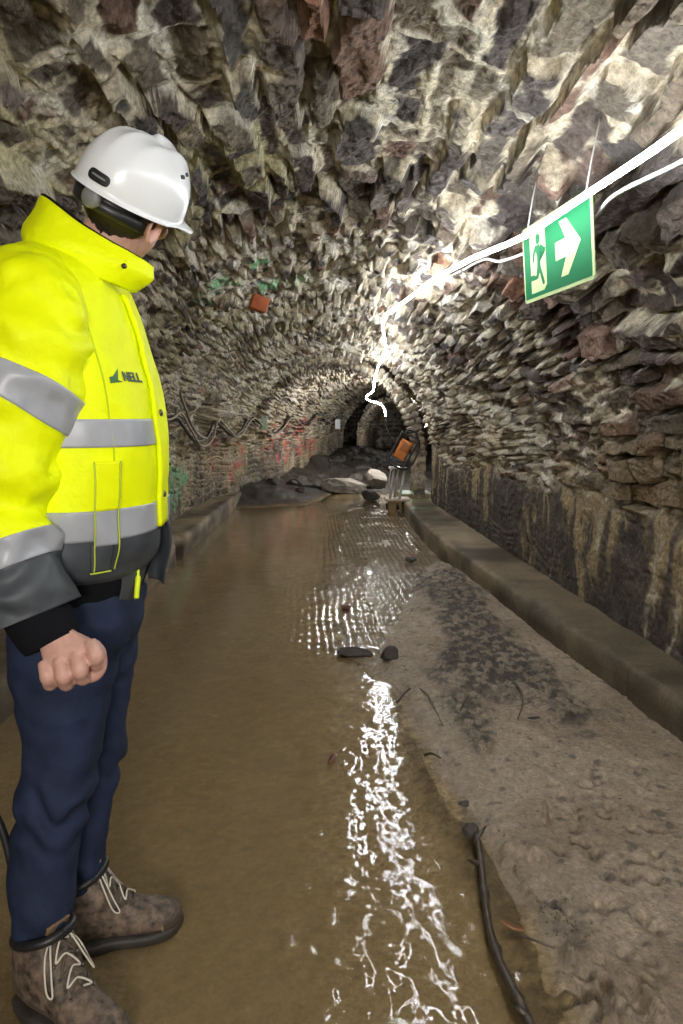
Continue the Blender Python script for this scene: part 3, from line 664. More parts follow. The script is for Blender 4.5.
# plant litter nobody could count
def litter_obj():
    r = np.random.default_rng(8); n = 34000
    x = r.uniform(.0, 1.2, n); y = 1.2+7.0*r.random(n)**1.3
    z, d, up, nm = bed(x, y); k = (r.random(n) < np.clip(litter(x, y)*.75+.02, 0, 1)) & (d > .02) & (x < np.interp(y, [2, 2.5, 3.7, 5.4, 6.5, 8], [1.3, 1.25, 1.1, .92, .83, .78]))
    x, y, z = x[k], y[k], z[k]; n = len(x); a = r.uniform(0, 6.28, n); l = r.uniform(.003, .008, n)+.016*r.random(n)**6; w_ = r.uniform(.0008, .0022, n); t = r.uniform(-.2, .5, n)
    dx, dy = np.cos(a)*l, np.sin(a)*l; px, py = -np.sin(a)*w_, np.cos(a)*w_; dz = np.maximum(t, 0)*l
    b0 = np.stack([x-px, y-py, z-.001], 1); b1 = np.stack([x+px, y+py, z-.001], 1); tip = np.stack([x+dx, y+dy, z+dz+.001], 1); top = np.stack([x+dx*.3, y+dy*.3, z+.0025+dz*.4], 1)
    V = np.stack([b0, b1, tip, top], 1).reshape(-1, 3); i = np.arange(n)[:, None]*4
    F = np.concatenate([i+np.array([[0, 1, 3]]), i+np.array([[1, 2, 3]]), i+np.array([[2, 0, 3]]), i+np.array([[0, 2, 1]])])
    o = link('plant_litter', mesh_from('plant_litter', V, F, False), simple('litter_dark', (.038, .029, .020), .6, var=.5, vscale=40))
    tag(o, 'dark rotting plant litter scattered over the mud bank', 'litter', kind='stuff')
litter_obj()
# hose behind the boots
lone('hose', [(-1.05, 1.52, .62), (-.86, 1.50, .50), (-.775, 1.49, .38), (-.742, 1.48, .255), (-.720, 1.475, .11), (-.700, 1.478, .05), (-.672, 1.482, .012), (-.64, 1.485, -.03)], .009, M_black, 'black hose hanging down behind the heel of the near boot', 'hose', n=120)

# ================================================================== PERSON
ROOT = (-.61, 1.50, 0)
person = empty('person', ROOT, 'person in yellow hi-vis jacket, jeans and white helmet standing in the stream', 'person')
M_skin = simple('skin', (.56, .315, .25), .5, bump=.25, bscale=180, var=.14, vscale=40, bdist=.001)
M_hivis = simple('hivis_yellow', (.86, .95, .0), .6, bump=.55, bscale=16, bdist=.010, spec=.2)
M_refl = simple('reflective_tape', (.36, .37, .40), .38, bump=.15, bscale=300, var=.06, vscale=30, bdist=.0005)
M_navy = simple('jacket_charcoal', (.050, .056, .064), .55, bump=.25, bscale=160, var=.2, vscale=20, bdist=.001)
M_knit = simple('black_knit', (.006, .006, .008), .95, bump=.5, bscale=260, bdist=.001, spec=.15)
M_denim = simple('denim', (.015, .023, .052), .8, bump=.6, bscale=28, var=.35, vscale=12, bdist=.006, spec=.25)
M_hair = simple('hair', (.018, .014, .013), .5, bump=.6, bscale=140, var=.5, vscale=60, bdist=.002)
M_helm = simple('helmet_white', (.78, .79, .80), .25, spec=.5)
M_rubber = simple('black_plastic', (.012, .012, .013), .4)
M_knob = simple('knob_grey', (.20, .20, .20), .45)
M_snap = simple('snap_metal', (.14, .13, .11), .3, .7)
M_pipe = simple('piping', (.50, .58, .05), .6)
def nrm(v): v = np.asarray(v, float); return v/np.linalg.norm(v)
class Sweep:
    """a garment tube: centres, two radii, interpolated smoothly; point(l, a) with a = 0 at the front (+x), +a away from the camera"""
    def __init__(s, pts, wr, seed, ref=(1, 0, 0), horizontal=False):
        P = spline(np.array([p[:3] for p in pts]), 400); R = spline(np.array([[p[3], p[4] if len(p) > 4 else p[3], 0] for p in pts]), 400)
        s.P, s.R = P, R[:, :2]; T = np.gradient(P, axis=0); T /= np.linalg.norm(T, axis=1)[:, None]
        if horizontal: T = np.repeat(np.array([[0, 0, 1.]]) * np.sign(P[-1][2]-P[0][2]), 400, 0)
        e1 = np.array(ref)[None]-T*(T@np.array(ref))[:, None]; e1 /= np.linalg.norm(e1, axis=1)[:, None]
        s.e1 = e1; s.e2 = np.cross(np.array([0, 0, 1.]), e1); s.e2 -= T*np.sum(s.e2*T, 1)[:, None]; s.e2 /= np.linalg.norm(s.e2, axis=1)[:, None]
        s.wr, s.seed = wr, seed
    def at(s, l, a, off=0.0):
        l, a = np.broadcast_arrays(np.asarray(l, float), np.asarray(a, float)); q = np.clip(l, 0, 1)*399; i = np.minimum(q.astype(int), 398); f = q-i
        g = lambda A: A[i]*(1-f[..., None])+A[i+1]*f[..., None]
        c, r, e1, e2 = g(s.P), g(s.R), g(s.e1), g(s.e2)
        ca, sa = np.cos(a), np.sin(a); n_ = 2.35
        k = (np.abs(ca)**n_+np.abs(sa)**n_)**(-1/n_)
        d = e1*(ca*k*r[..., 0])[..., None]+e2*(sa*k*r[..., 1])[..., None]
        nn = e1*(ca/r[..., 0])[..., None]+e2*(sa/r[..., 1])[..., None]; nn /= np.linalg.norm(nn, axis=-1)[..., None]
        p = c+d; w = s.wr(p, s.seed, l, a)
        return p+nn*(w+off)[..., None]
    def lz(s, z): # parameter for a height
        return float(np.interp(z, s.P[::-1, 2], np.linspace(1, 0, 400)) if s.P[0, 2] > s.P[-1, 2] else np.interp(z, s.P[:, 2], np.linspace(0, 1, 400)))
    def patch(s, name, mat, parent, l0, l1, a0, a1, off, th=.003, nl=40, na=60, tilt=0.0, ta=0.0, label=None, lf=None):
        """a strip of cloth lying on the garment, with thickness"""
        full = abs(a1-a0) > 6.28
        a = np.linspace(a0, a1, na, endpoint=not full); u = np.linspace(0, 1, nl)
        U, A = np.meshgrid(u, a, indexing='ij')
        Lp = l0+(l1-l0)*U if lf is None else lf(U, A)
        Lp = Lp+tilt*np.cos(A-ta)
        V1 = s.at(Lp, A, off); V0 = s.at(Lp, A, off-th)
        m = MB(); f = grid_faces(nl, na, full); n = nl*na
        F = f.tolist()+(f[:, ::-1]+n).tolist()
        rows = [(0, 1), (nl-1, -1)]
        for r_, d in rows:
            for j in range(na if full else na-1):
                p, q = r_*na+j, r_*na+(j+1) % na; F.append([p, q, q+n, p+n][::d])
        if not full:
            for i in range(nl-1):
                for j, d in ((0, -1), (na-1, 1)):
                    p, q = i*na+j, (i+1)*na+j; F.append([p, q, q+n, p+n][::d])
        m.add(np.concatenate([V1.reshape(-1, 3), V0.reshape(-1, 3)]), F)
        return m.build(name, mat, parent, label)
def wr_torso(p, sd, l, a):
    x, y, z = p[..., 0], p[..., 1], p[..., 2]
    w = .012*fbm(x*7, y*7, z*5, sd, 3)+.005*fbm(x*16+z*6, y*16, z*9, sd+3, 2)
    return w+.006*np.sin(z*42+3*fbm(x*5, y*5, z*5, sd+5, 2))*ss(1.10, .93, z)
def wr_sleeve(p, sd, l, a):
    x, y, z = p[..., 0], p[..., 1], p[..., 2]
    f = fbm(x*8, y*8, z*6, sd, 3)
    fold = np.sin(z*52+x*30+5*f)*(.008*np.exp(-((z-1.14)/.09)**2)+.006)
    return .010*f+fold+.004*fbm(x*22, y*22, z*16, sd+3, 2)
torso = Sweep([(-.590, 1.60, .932, .132, .180), (-.590, 1.60, .955, .156, .212), (-.586, 1.60, 1.00, .176, .233), (-.584, 1.60, 1.08, .178, .240), (-.583, 1.60, 1.16, .178, .240), (-.583, 1.60, 1.24, .176, .242),
               (-.588, 1.60, 1.33, .170, .242), (-.598, 1.60, 1.42, .156, .238), (-.606, 1.60, 1.50, .142, .232), (-.612, 1.60, 1.56, .128, .200), (-.612, 1.60, 1.60, .114, .150), (-.605, 1.60, 1.63, .100, .105)], wr_torso, 301, horizontal=True)
def sheet(sw, l0, l1, nl, na, off=0.0, cap=True):
    L, A = np.meshgrid(np.linspace(l0, l1, nl), np.linspace(0, 2*np.pi, na, endpoint=False), indexing='ij')
    return sw.at(L, A, off)
zl = torso.lz
jm = MB().rings(sheet(torso, 0, 1, 150, 140))
jacket = jm.build('jacket', M_hivis, person, 'yellow hi-vis work jacket')
TAU = 2*np.pi
torso.patch('reflective_band', M_refl, jacket, zl(1.217), zl(1.272), 0, TAU, .003, nl=12, na=140, label='grey reflective band round the chest')
torso.patch('reflective_band', M_refl, jacket, zl(1.030), zl(1.092), 0, TAU, .003, nl=12, na=140, label='grey reflective band round the belly')
torso.patch('hem', M_navy, jacket, zl(.933), zl(1.034), 0, TAU, .002, nl=30, na=140, label='charcoal lower panel')
wb = Sweep([(-.590, 1.60, .865, .122, .172), (-.590, 1.60, .90, .128, .176), (-.591, 1.60, .96, .140, .190)], wr_torso, 305, horizontal=True)
MB().rings(sheet(wb, 0, .92, 20, 120)).build('waistband', M_knit, jacket, 'black knitted waistband')
wb.patch('waistband_tab', M_navy, jacket, 0.0, .92, -.62, -.05, .006, nl=12, na=20)
# front placket, open at the bottom, with snaps
torso.patch('placket', M_hivis, jacket, zl(1.035), zl(1.535), -.17, .14, .012, .010, nl=60, na=12)
def flap():
    n, m = 24, 12; U, Vv = np.meshgrid(np.linspace(0, 1, n), np.linspace(0, 1, m), indexing='ij')
    X = -.468+.072*Vv*(1-.45*U)+.006*np.sin(U*5)+.010*U; Y = 1.63+.04*U+.015*np.sin(Vv*4); Z = 1.035-(.145+.012*Vv)*U
    P = np.stack([X, Y, Z], -1); Q = P+np.array([0, .007, 0]); f = grid_faces(n, m)
    mm = MB(); N = n*m; per = [i*m for i in range(n)]+[(n-1)*m+j for j in range(1, m)]+[i*m+m-1 for i in range(n-2, -1, -1)]+[j for j in range(m-2, 0, -1)]
    F = f.tolist()+(f[:, ::-1]+N).tolist()+[[per[k], per[(k+1) % len(per)], per[(k+1) % len(per)]+N, per[k]+N] for k in range(len(per))]
    mm.add(np.concatenate([P.reshape(-1, 3), Q.reshape(-1, 3)]), F).build('front_flap', M_navy, jacket, 'dark loose front flap')
flap()
zp = [(-.449, 1.53, .955), (-.446, 1.525, .935), (-.448, 1.52, .905), (-.450, 1.518, .882)]
MB().tube(spline(zp, 20), [.003]*8+[.006]*12, 8).build('zip_pull', simple('zip_yellow', (.75, .9, .01), .5), jacket, 'bright yellow zip pull')
def snap(parent, p, n, r=.0075, mat=None):
    p = np.array(p); n = nrm(n); MB().tube([p-n*.002, p+n*.002, p+n*.004], [r, r, r*.6], 14).build('snap_button', mat or M_snap, parent)
for z in (1.285, 1.105):
    p = torso.at(zl(z), -.06, .013); q = torso.at(zl(z), -.06, .05); snap(jacket, p, q-p)
# vertical pocket on the right front
torso.patch('pocket_flap', M_hivis, jacket, zl(1.092), zl(1.19), -1.02, -.80, .010, .009, nl=20, na=14)
torso.patch('pocket_flap', M_refl, jacket, zl(1.02), zl(1.094), -1.02, -.80, .009, .007, nl=14, na=14, tilt=0, label='reflective lower part of the pocket flap')
torso.patch('pocket_flap', M_navy, jacket, zl(.965), zl(1.022), -1.06, -.84, .007, .006, nl=14, na=14, label='charcoal tip of the pocket flap')
for a in (-1.03, -.79):
    l = np.linspace(zl(.965), zl(1.19), 40); MB().tube(torso.at(l, a+0*l-.0, .009), .0016, 6).build('piping', M_pipe, jacket)
a = np.linspace(-1.07, -.83, 20); MB().tube(torso.at(zl(.963)+0*a, a, .009), .002, 6).build('piping', M_pipe, jacket)
l = np.linspace(zl(1.19), zl(1.50), 50); MB().tube(torso.at(l, -.83+.0*l, .0015), .0016, 6).build('seam', simple('seam_yellow', (.55, .66, .0), .7), jacket)
# printed chest mark: a small bird-like wedge and the lettering beside it
M_print = simple('print_dark', (.02, .05, .03), .6)
def flat_to_torso(me, x0, z0, sx):
    v = co_of(me); n = len(v)
    a = x0+v[:, 0]*sx; z = z0+v[:, 1]
    l = np.interp(z, torso.P[:, 2], np.linspace(0, 1, 400)); p = torso.at(l, a, .0022+v[:, 2])
    me.vertices.foreach_set('co', p.astype(np.float32).ravel()); me.update()
tc = bpy.data.curves.new('chest_text', 'FONT'); tc.body = 'NELL'; tc.size = .026; tc.offset = .0008; tc.extrude = .0006
to = bpy.data.objects.new('tmp_text', tc); COL.objects.link(to); dg = bpy.context.evaluated_depsgraph_get(); dg.update()
tm = bpy.data.meshes.new_from_object(to.evaluated_get(dg)); bpy.data.objects.remove(to)
flat_to_torso(tm, -.60, 1.349, 5.0); link('chest_lettering', tm, M_print, jacket, 'dark printed letters on the chest')
bm_ = MB().prism([(0, 0), (.030, .004), (.018, .007), (.026, .030), (.008, .014), (.0, .012)], (0, 0, 0), (1, 0, 0), (0, 1, 0), .0006).me('bird', False)
flat_to_torso(bm_, -.77, 1.342, 5.0); link('chest_emblem', bm_, simple('print_green', (.05, .16, .04), .6), jacket, 'small green wedge printed before the letters')
# sleeves
def sleeve(pts, seed, near):
    sw = Sweep(pts, wr_sleeve, seed)
    o = MB().rings(sheet(sw, 0, sw.lz(.975), 150, 90)).build('sleeve', M_hivis, jacket)
    z = sw.lz
    sw.patch('reflective_band', M_refl, jacket, z(1.352), z(1.293), 0, TAU, .0035, nl=14, na=90, tilt=.038, ta=.2, label='grey reflective band round the upper sleeve')
    sw.patch('reflective_band', M_refl, jacket, z(1.040), z(.990), 0, TAU, .0035, nl=14, na=90, tilt=-.016, label='grey reflective band round the lower sleeve')
    sw.patch('sleeve_end', M_navy, jacket, z(.992), .999, 0, TAU, .0025, nl=22, na=90, lf=lambda U, A: z(.992)+(.999-z(.992))*U-.016*np.cos(A)*(1-U), label='charcoal sleeve end')
    return sw
near_sl = sleeve([(-.606, 1.54, 1.545, .070), (-.612, 1.475, 1.525, .092), (-.610, 1.425, 1.475, .110), (-.604, 1.396, 1.41, .119), (-.606, 1.378, 1.34, .113), (-.622, 1.362, 1.26, .099), (-.644, 1.348, 1.17, .084), (-.642, 1.338, 1.08, .080), (-.622, 1.328, 1.00, .081), (-.600, 1.318, .93, .082), (-.588, 1.315, .90, .081)], 401, True)
far_sl = sleeve([(-.606, 1.67, 1.572, .075), (-.612, 1.74, 1.555, .102), (-.620, 1.775, 1.50, .116), (-.640, 1.79, 1.42, .116), (-.665, 1.80, 1.34, .108), (-.692, 1.81, 1.26, .100), (-.715, 1.82, 1.17, .092), (-.712, 1.825, 1.08, .087), (-.696, 1.828, 1.00, .085), (-.682, 1.83, .93, .082), (-.676, 1.83, .90, .074)], 402, False)
def wr_knit(p, sd, l, a): return .0016*np.sin(a*38)+.002*fbm(p[..., 0]*20, p[..., 1]*20, p[..., 2]*20, sd, 2)
for pts, sd in (([(-.592, 1.317, .935, .058), (-.575, 1.309, .90, .058), (-.556, 1.302, .868, .054), (-.547, 1.299, .852, .049)], 411), ([(-.680, 1.83, .935, .058), (-.670, 1.828, .90, .060), (-.660, 1.824, .868, .054), (-.654, 1.822, .852, .048)], 412)):
    MB().rings(sheet(Sweep(pts, wr_knit, sd), 0, 1, 24, 80)).build('cuff', M_knit, jacket, 'black knitted cuff')
# armhole seam on the near side
l = np.linspace(.02, .98, 60)
MB().tube(spline([(-.50, 1.415, 1.38), (-.487, 1.43, 1.43), (-.505, 1.425, 1.50), (-.545, 1.425, 1.555), (-.60, 1.43, 1.60)], 50), .003, 6).build('seam', M_hivis, jacket)
# collar: a stand-up collar open at the front
def collar():
    n, m = 90, 26; ph = np.linspace(math.radians(-10), math.radians(-300), n); t = np.linspace(0, 1, m); PH, Tt = np.meshgrid(ph, t, indexing='ij')
    c, s_ = np.cos(PH), np.sin(PH)
    zb = 1.575-.035*c; zt = 1.662-.072*c+.012*np.abs(s_)
    bx, by = -.560, 1.60
    rx = .120*(1-Tt)+(.080+.054*np.clip(c, 0, 1))*Tt; ry = .126*(1-Tt)+.112*Tt
    bul = .012*np.sin(Tt*np.pi)
    X = bx+.030*Tt*1.0*(c*.4+.6)+(rx+bul)*c; Y = by+(ry+bul)*s_; Z = zb+(zt-zb)*Tt
    w = .006*fbm(X*14, Y*14, Z*22, 501, 3)+.004*np.sin(Z*70+PH*3)*np.sin(Tt*np.pi)
    X, Y = X+w*c, Y+w*s_
    fr_ = ss(.25, .0, np.minimum(PH-ph[-1], ph[0]-PH)); 
    P = np.stack([X, Y, Z], -1); Q = P.copy(); Q[..., 0] -= .010*c; Q[..., 1] -= .010*s_
    N = n*m; f = grid_faces(n, m); per = [i*m for i in range(n)]+[(n-1)*m+j for j in range(1, m)]+[i*m+m-1 for i in range(n-2, -1, -1)]+[j for j in range(m-2, 0, -1)]
    F = f.tolist()+(f[:, ::-1]+N).tolist()+[[per[k], per[(k+1) % len(per)], per[(k+1) % len(per)]+N, per[k]+N] for k in range(len(per))]
    MB().add(np.concatenate([P.reshape(-1, 3), Q.reshape(-1, 3)]), F).build('collar', M_hivis, jacket, 'yellow stand-up collar')
    for i, j in ((10, 12), (26, 5)):
        nn = np.array([c[i, j], s_[i, j], .1]); snap(jacket, P[i, j]+nn*.001, nn, .0055, M_rubber)
    # thin dark lining showing along the top edge
    MB().tube(Q[:, -1]*.5+P[:, -1]*.5+np.array([0, 0, .001]), .0035, 8).build('collar_lining', M_knit, jacket, 'dark lining edge')
collar()

# ---------------------------------------------------------------- trousers
def wr_leg(p, sd, l, a):
    x, y, z = p[..., 0], p[..., 1], p[..., 2]
    f = fbm(x*9, y*9, z*7, sd, 3)
    fold = np.sin(z*70+x*34+5*f)*(.009*np.exp(-((z-.44)/.07)**2)+.007*np.exp(-((z-.16)/.06)**2)+.0035*np.exp(-((z-.72)/.08)**2))
    return .009*f+fold+.004*fbm(x*24, y*24, z*20, sd+3, 3)
nleg = [(-.600, 1.545, .88, .128, .105), (-.602, 1.52, .82, .128, .108), (-.606, 1.495, .75, .113, .104), (-.606, 1.48, .69, .101, .096), (-.606, 1.47, .62, .089, .088), (-.609, 1.46, .555, .080, .080), (-.620, 1.452, .48, .078, .077), (-.638, 1.44, .39, .074, .073), (-.648, 1.425, .30, .071, .070), (-.645, 1.405, .22, .064, .064), (-.643, 1.396, .17, .056, .052), (-.642, 1.394, .12, .050, .044)]
fleg = [(-.592, 1.645, .88, .124, .105), (-.600, 1.66, .82, .112, .105), (-.604, 1.66, .74, .106, .100), (-.604, 1.65, .65, .096, .092), (-.606, 1.64, .57, .086, .084), (-.610, 1.632, .50, .084, .080), (-.626, 1.615, .39, .078, .074), (-.640, 1.598, .27, .070, .069), (-.640, 1.580, .21, .065, .063), (-.640, 1.576, .165, .058, .052), (-.640, 1.575, .12, .052, .044)]
tm_ = MB()
for pts, sd in ((nleg, 601), (fleg, 602)):
    tm_.rings(sheet(Sweep(pts, wr_leg, sd), 0, 1, 150, 72))
sw = Sweep([(-.592, 1.60, .90, .118, .165), (-.594, 1.60, .86, .128, .180), (-.598, 1.59, .80, .128, .178), (-.600, 1.58, .755, .10, .12)], wr_leg, 603, horizontal=True)
tm_.rings(sheet(sw, 0, 1, 50, 90))
tme = bake(tm_.me('trousers'), [('REMESH', dict(mode='VOXEL', voxel_size=.0055)), ('SMOOTH', dict(factor=.5, iterations=4))])
trousers = link('trousers', tme, M_denim, person, 'dark blue jeans')
nl_ = Sweep(nleg, wr_leg, 601); fl_ = Sweep(fleg, wr_leg, 602)
M_stitch = simple('stitching', (.10, .12, .22), .8)
l = np.linspace(.12, .97, 120); MB().tube(fl_.at(l, -1.75+0*l, .0005), .0018, 6).build('seam', M_stitch, trousers)
MB().tube(spline([(-.50, 1.545, .855), (-.51, 1.50, .835), (-.54, 1.46, .80), (-.565, 1.425, .79)], 40), .002, 6).build('pocket_edge', M_stitch, trousers)

# ---------------------------------------------------------------- boots
M_leather = simple('boot_leather', (.125, .088, .062), .65, bump=.9, bscale=55, var=.85, vscale=44, bdist=.005)
M_cuffl = simple('boot_cuff', (.016, .015, .016), .45, bump=.6, bscale=60, var=.4)
M_sole = simple('boot_sole', (.040, .034, .028), .6, bump=.6, bscale=50, var=.4)
M_toe = simple('boot_toecap', (.075, .052, .036), .45, bump=.6, bscale=50, var=.4)
M_lace = simple('lace_pale', (.62, .56, .46), .8, bump=.4, bscale=400)
M_laced = simple('lace_dark', (.10, .075, .055), .8)
def boot(heel, ang, side):
    c, s_ = math.cos(ang), math.sin(ang)
    def W(P):
        P = np.asarray(P, float); out = np.empty_like(P)
        out[..., 0] = heel[0]+P[..., 0]*c-P[..., 1]*s_; out[..., 1] = heel[1]+P[..., 0]*s_+P[..., 1]*c; out[..., 2] = heel[2]+P[..., 2]; return out
    xs_ = np.array([0, .015, .04, .07, .10, .13, .16, .19, .22, .25, .275, .295, .308])
    top = np.array([.13, .165, .178, .190, .196, .165, .118, .100, .086, .078, .070, .056, .036])
    wd = np.array([.032, .048, .058, .060, .058, .048, .044, .048, .050, .049, .044, .034, .018])
    yo = side*np.array([0, 0, 0, 0, .001, .002, .003, .004, .004, .002, -.001, -.003, -.004])
    n = 80; u = np.linspace(0, 1, n); xx = np.interp(u, np.linspace(0, 1, 13), xs_)
    sm = lambda A: np.convolve(np.pad(np.interp(u, np.linspace(0, 1, 13), A), 4, mode='edge'), np.ones(9)/9, 'valid')
    tp, ww, yy = sm(top), sm(wd), sm(yo); m = 40; th = np.linspace(0, 2*np.pi, m, endpoint=False)
    def shell(off, x0=0, x1=9, zmax=9, zmin=.0):
        R = []
        for k in range(n):
            if not x0 <= xx[k] <= x1: continue
            hgt = (tp[k]-.018)/2; zc = .018+hgt
            ct, st_ = np.cos(th), np.sin(th)
            e = 2.8 if tp[k] < .11 else 3.2
            kk = (np.abs(ct)**e+np.abs(st_)**e)**(-1/e)
            taper = 1-.28*np.clip(st_, 0, 1)*(.6 if tp[k] < .15 else .1)
            y_ = (ww[k]+off)*ct*kk*taper; z_ = zc+(hgt+off)*st_*kk
            w_ = .0022*fbm(xx[k]*60+0*th, y_*60, z_*60, 701, 2)
            R.append(np.stack([xx[k]+0*th, yy[k]+y_*(1+w_*12), np.clip(z_+w_, zmin, zmax)], -1))
        return np.array(R)
    b = MB().rings(W(shell(0))).build('boot', M_leather, person, 'muddy brown leather walking boot')
    sol = []                                              # sole: outline lofted with a tread step
    for z, o_ in ((-.004, -.006), (0, -.001), (.010, .002), (.017, .003), (.022, .002), (.026, -.004)):
        t2 = np.linspace(0, 2*np.pi, 72, endpoint=False); cx = .154+(.157+o_)*np.cos(t2)
        wv = np.interp(cx, xx, ww)+o_; lim = np.sqrt(np.clip(1-((cx-.154)/(.158+o_))**2, 0, 1))
        yv = np.interp(cx, xx, yy)+np.sign(np.sin(t2))*wv*np.clip(lim*2.2, 0, 1)**.8*1.04
        sol.append(np.stack([cx, yv, z+.004*np.clip((cx-.25)/.06, 0, 1)**2+0*cx], -1))
    MB().rings(W(np.array(sol)), flip=True).build('sole', M_sole, b, 'dark rubber sole')
    MB().rings(W(shell(.0035, .262, 9, .050, .015))).build('toe_cap', M_toe, b, 'dark scuffed toe cap')
    # padded dark cuff
    t2 = np.linspace(0, 2*np.pi, 60); cu = np.stack([.066+.066*np.cos(t2), .055*np.sin(t2), .176+.022*np.cos(t2)+0*t2], -1)
    MB().tube(W(cu), .0105, 10, cap=False).build('padded_collar', M_cuffl, b, 'black padded ankle collar')
    zt = lambda x: np.interp(x, xx, tp)
    tg = [W([[x-.006, y*(1-.1*abs(k)), zt(x)+.005-(.006 if abs(y) > .01 else 0)] for y in (-.018, -.009, 0, .009, .018)]) for k, x in enumerate(np.linspace(.098, .20, 14))]
    tg = np.array(tg); back = tg-np.array([0, 0, .006]); ring = np.concatenate([tg, back[:, ::-1]], 1)
    MB().rings(ring).build('tongue', M_leather, b)
    fl_ = [W([[.108+.012*k, y, .188+.034*k-.25*y*y*60*.02] for y in (-.026, -.012, 0, .012, .026)]) for k in np.linspace(0, 1, 6)]
    fl_ = np.array(fl_); MB().rings(np.concatenate([fl_, (fl_+np.array([0, 0, 0])+.006*np.array([c, s_, 0]))[:, ::-1]], 1)).build('tongue_tip', simple('tongue_tan', (.20, .13, .07), .7, var=.3), b, 'tan tip of the tongue')
    aa = np.linspace(-1, 1, 40); ed = np.stack([.262-.010*(1-aa**2)*0+.0*aa, np.interp(.262, xx, ww)*aa*1.02, .024+.030*np.sqrt(np.clip(1-aa**2, 0, 1))+.004], -1)
    MB().tube(W(ed), .0026, 6).build('toe_seam', simple('seam_pale', (.30, .25, .19), .7), b, 'pale seam of the toe cap')
    ML = M_lace
    xs2 = np.linspace(.105, .195, 6); pts = []
    for k, x in enumerate(xs2):
        sd = 1 if k % 2 else -1
        pts.append((x, sd*.022, zt(x)+.002)); pts.append((x+.004, 0, zt(x)+.012)); 
    MB().tube(W(spline(pts, 120)), .0022, 6).build('lace', M_lace if side < 0 else M_lace, b, 'pale lace')
    pts2 = [(x, (-1 if k % 2 else 1)*.022, zt(x)+.002) for k, x in enumerate(xs2)]
    pts2 = [q for k, x in enumerate(pts2) for q in (x, (x[0]+.004, 0, zt(x[0])+.011))]
    MB().tube(W(spline(pts2, 120)), .0022, 6).build('lace', M_laced, b, 'dark muddy lace')
    for sg in (-1, 1):
        lp = [(.108, 0, zt(.108)+.012), (.125, sg*.022, zt(.12)+.010), (.150, sg*.040, zt(.15)-.004), (.165, sg*.050, zt(.16)-.022), (.150, sg*.053, zt(.15)-.026), (.128, sg*.038, zt(.12)-.012), (.110, sg*.006, zt(.108)+.011)]
        MB().tube(W(spline(lp, 60)), .0021, 6).build('lace_bow', M_lace, b, 'pale bow loop')
        for x in xs2:
            p = W([[x, sg*.026, zt(x)-.003], [x, sg*.030, zt(x)-.004]]); MB().tube(p, .0042, 10).build('eyelet', M_snap, b)
    sp = W([(.0, 0, .13), (-.008, 0, .17), (-.010, 0, .20), (.004, 0, .205)]); MB().tube(spline(sp, 20), .006, 8).build('heel_loop', M_leather, b)
    return b
boot((-.702, 1.560, .004), math.radians(14), -1)
boot((-.697, 1.430, .004), math.radians(-34), -1)

# ---------------------------------------------------------------- head frame
HC = np.array([-.450, 1.578, 1.722]); YAW, PIT, ROLL = math.radians(70), math.radians(-4), math.radians(33)
HF = np.array([math.cos(YAW)*math.cos(PIT), math.sin(YAW)*math.cos(PIT), -math.sin(PIT)])
HR = np.array([math.sin(YAW), -math.cos(YAW), 0]); HU = np.cross(HR, HF)
HR, HU = HR*math.cos(ROLL)-HU*math.sin(ROLL), HU*math.cos(ROLL)+HR*math.sin(ROLL)
def Hd(P): P = np.asarray(P, float); return HC+P[..., 0:1]*HF+P[..., 1:2]*HR+P[..., 2:3]*HU
def ell(mb, c, r, fn=None, M=None, nu=28, nv=40):
    th = np.linspace(.02, np.pi-.02, nu); ph = np.linspace(0, 2*np.pi, nv, endpoint=False); T_, P_ = np.meshgrid(th, ph, indexing='ij')
    V = np.stack([np.sin(T_)*np.cos(P_)*r[0], np.sin(T_)*np.sin(P_)*r[1], np.cos(T_)*r[2]], -1)
    if M is not None: V = V@np.array(M).T
    V = V+np.array(c); mb.rings(fn(V) if fn else V)
body = MB()
ell(body, (-.005, 0, .02), (.098, .076, .098), Hd)                      # skull
ell(body, (.030, 0, -.045), (.066, .060, .072), Hd)                    # face and jaw
ell(body, (.062, 0, -.088), (.030, .034, .024), Hd)                    # chin
ell(body, (.086, 0, .022), (.014, .050, .012), Hd)                     # brow
ell(body, (.104, 0, -.030), (.016, .013, .014), Hd, nu=16, nv=18)      # nose tip
ell(body, (.094, 0, -.012), (.013, .010, .030), Hd, nu=16, nv=18)      # nose bridge
for s in (-1, 1):
    ell(body, (.066, s*.040, -.022), (.022, .024, .022), Hd)           # cheeks
    ell(body, (.082, s*.031, .004), (.011, .014, .010), Hd, nu=16, nv=18)  # eyelids
ell(body, (.092, 0, -.056), (.010, .024, .006), Hd, nu=14, nv=20); ell(body, (.089, 0, -.067), (.010, .021, .007), Hd, nu=14, nv=20)  # lips
body.rings(sheet(Sweep([(-.575, 1.60, 1.50, .075), (-.555, 1.598, 1.57, .062), (-.515, 1.593, 1.63, .058), (-.475, 1.585, 1.685, .058), (-.455, 1.58, 1.73, .055)], lambda p, sd, l, a: 0*l, 1), 0, 1, 30, 40))
def plain(pts, n=40, m=32): body.rings(sheet(Sweep(pts, lambda p, sd, l, a: 0*l, 1), 0, 1, n, m))
body.rings(sheet(Sweep([(-.592, 1.60, .80, .105, .15), (-.59, 1.60, .95, .10, .145), (-.585, 1.60, 1.15, .11, .16), (-.592, 1.60, 1.35, .12, .185), (-.602, 1.60, 1.48, .10, .18), (-.60, 1.60, 1.54, .07, .10), (-.585, 1.60, 1.57, .06, .06)], lambda p, sd, l, a: 0*l, 1, horizontal=True), 0, 1, 60, 48))
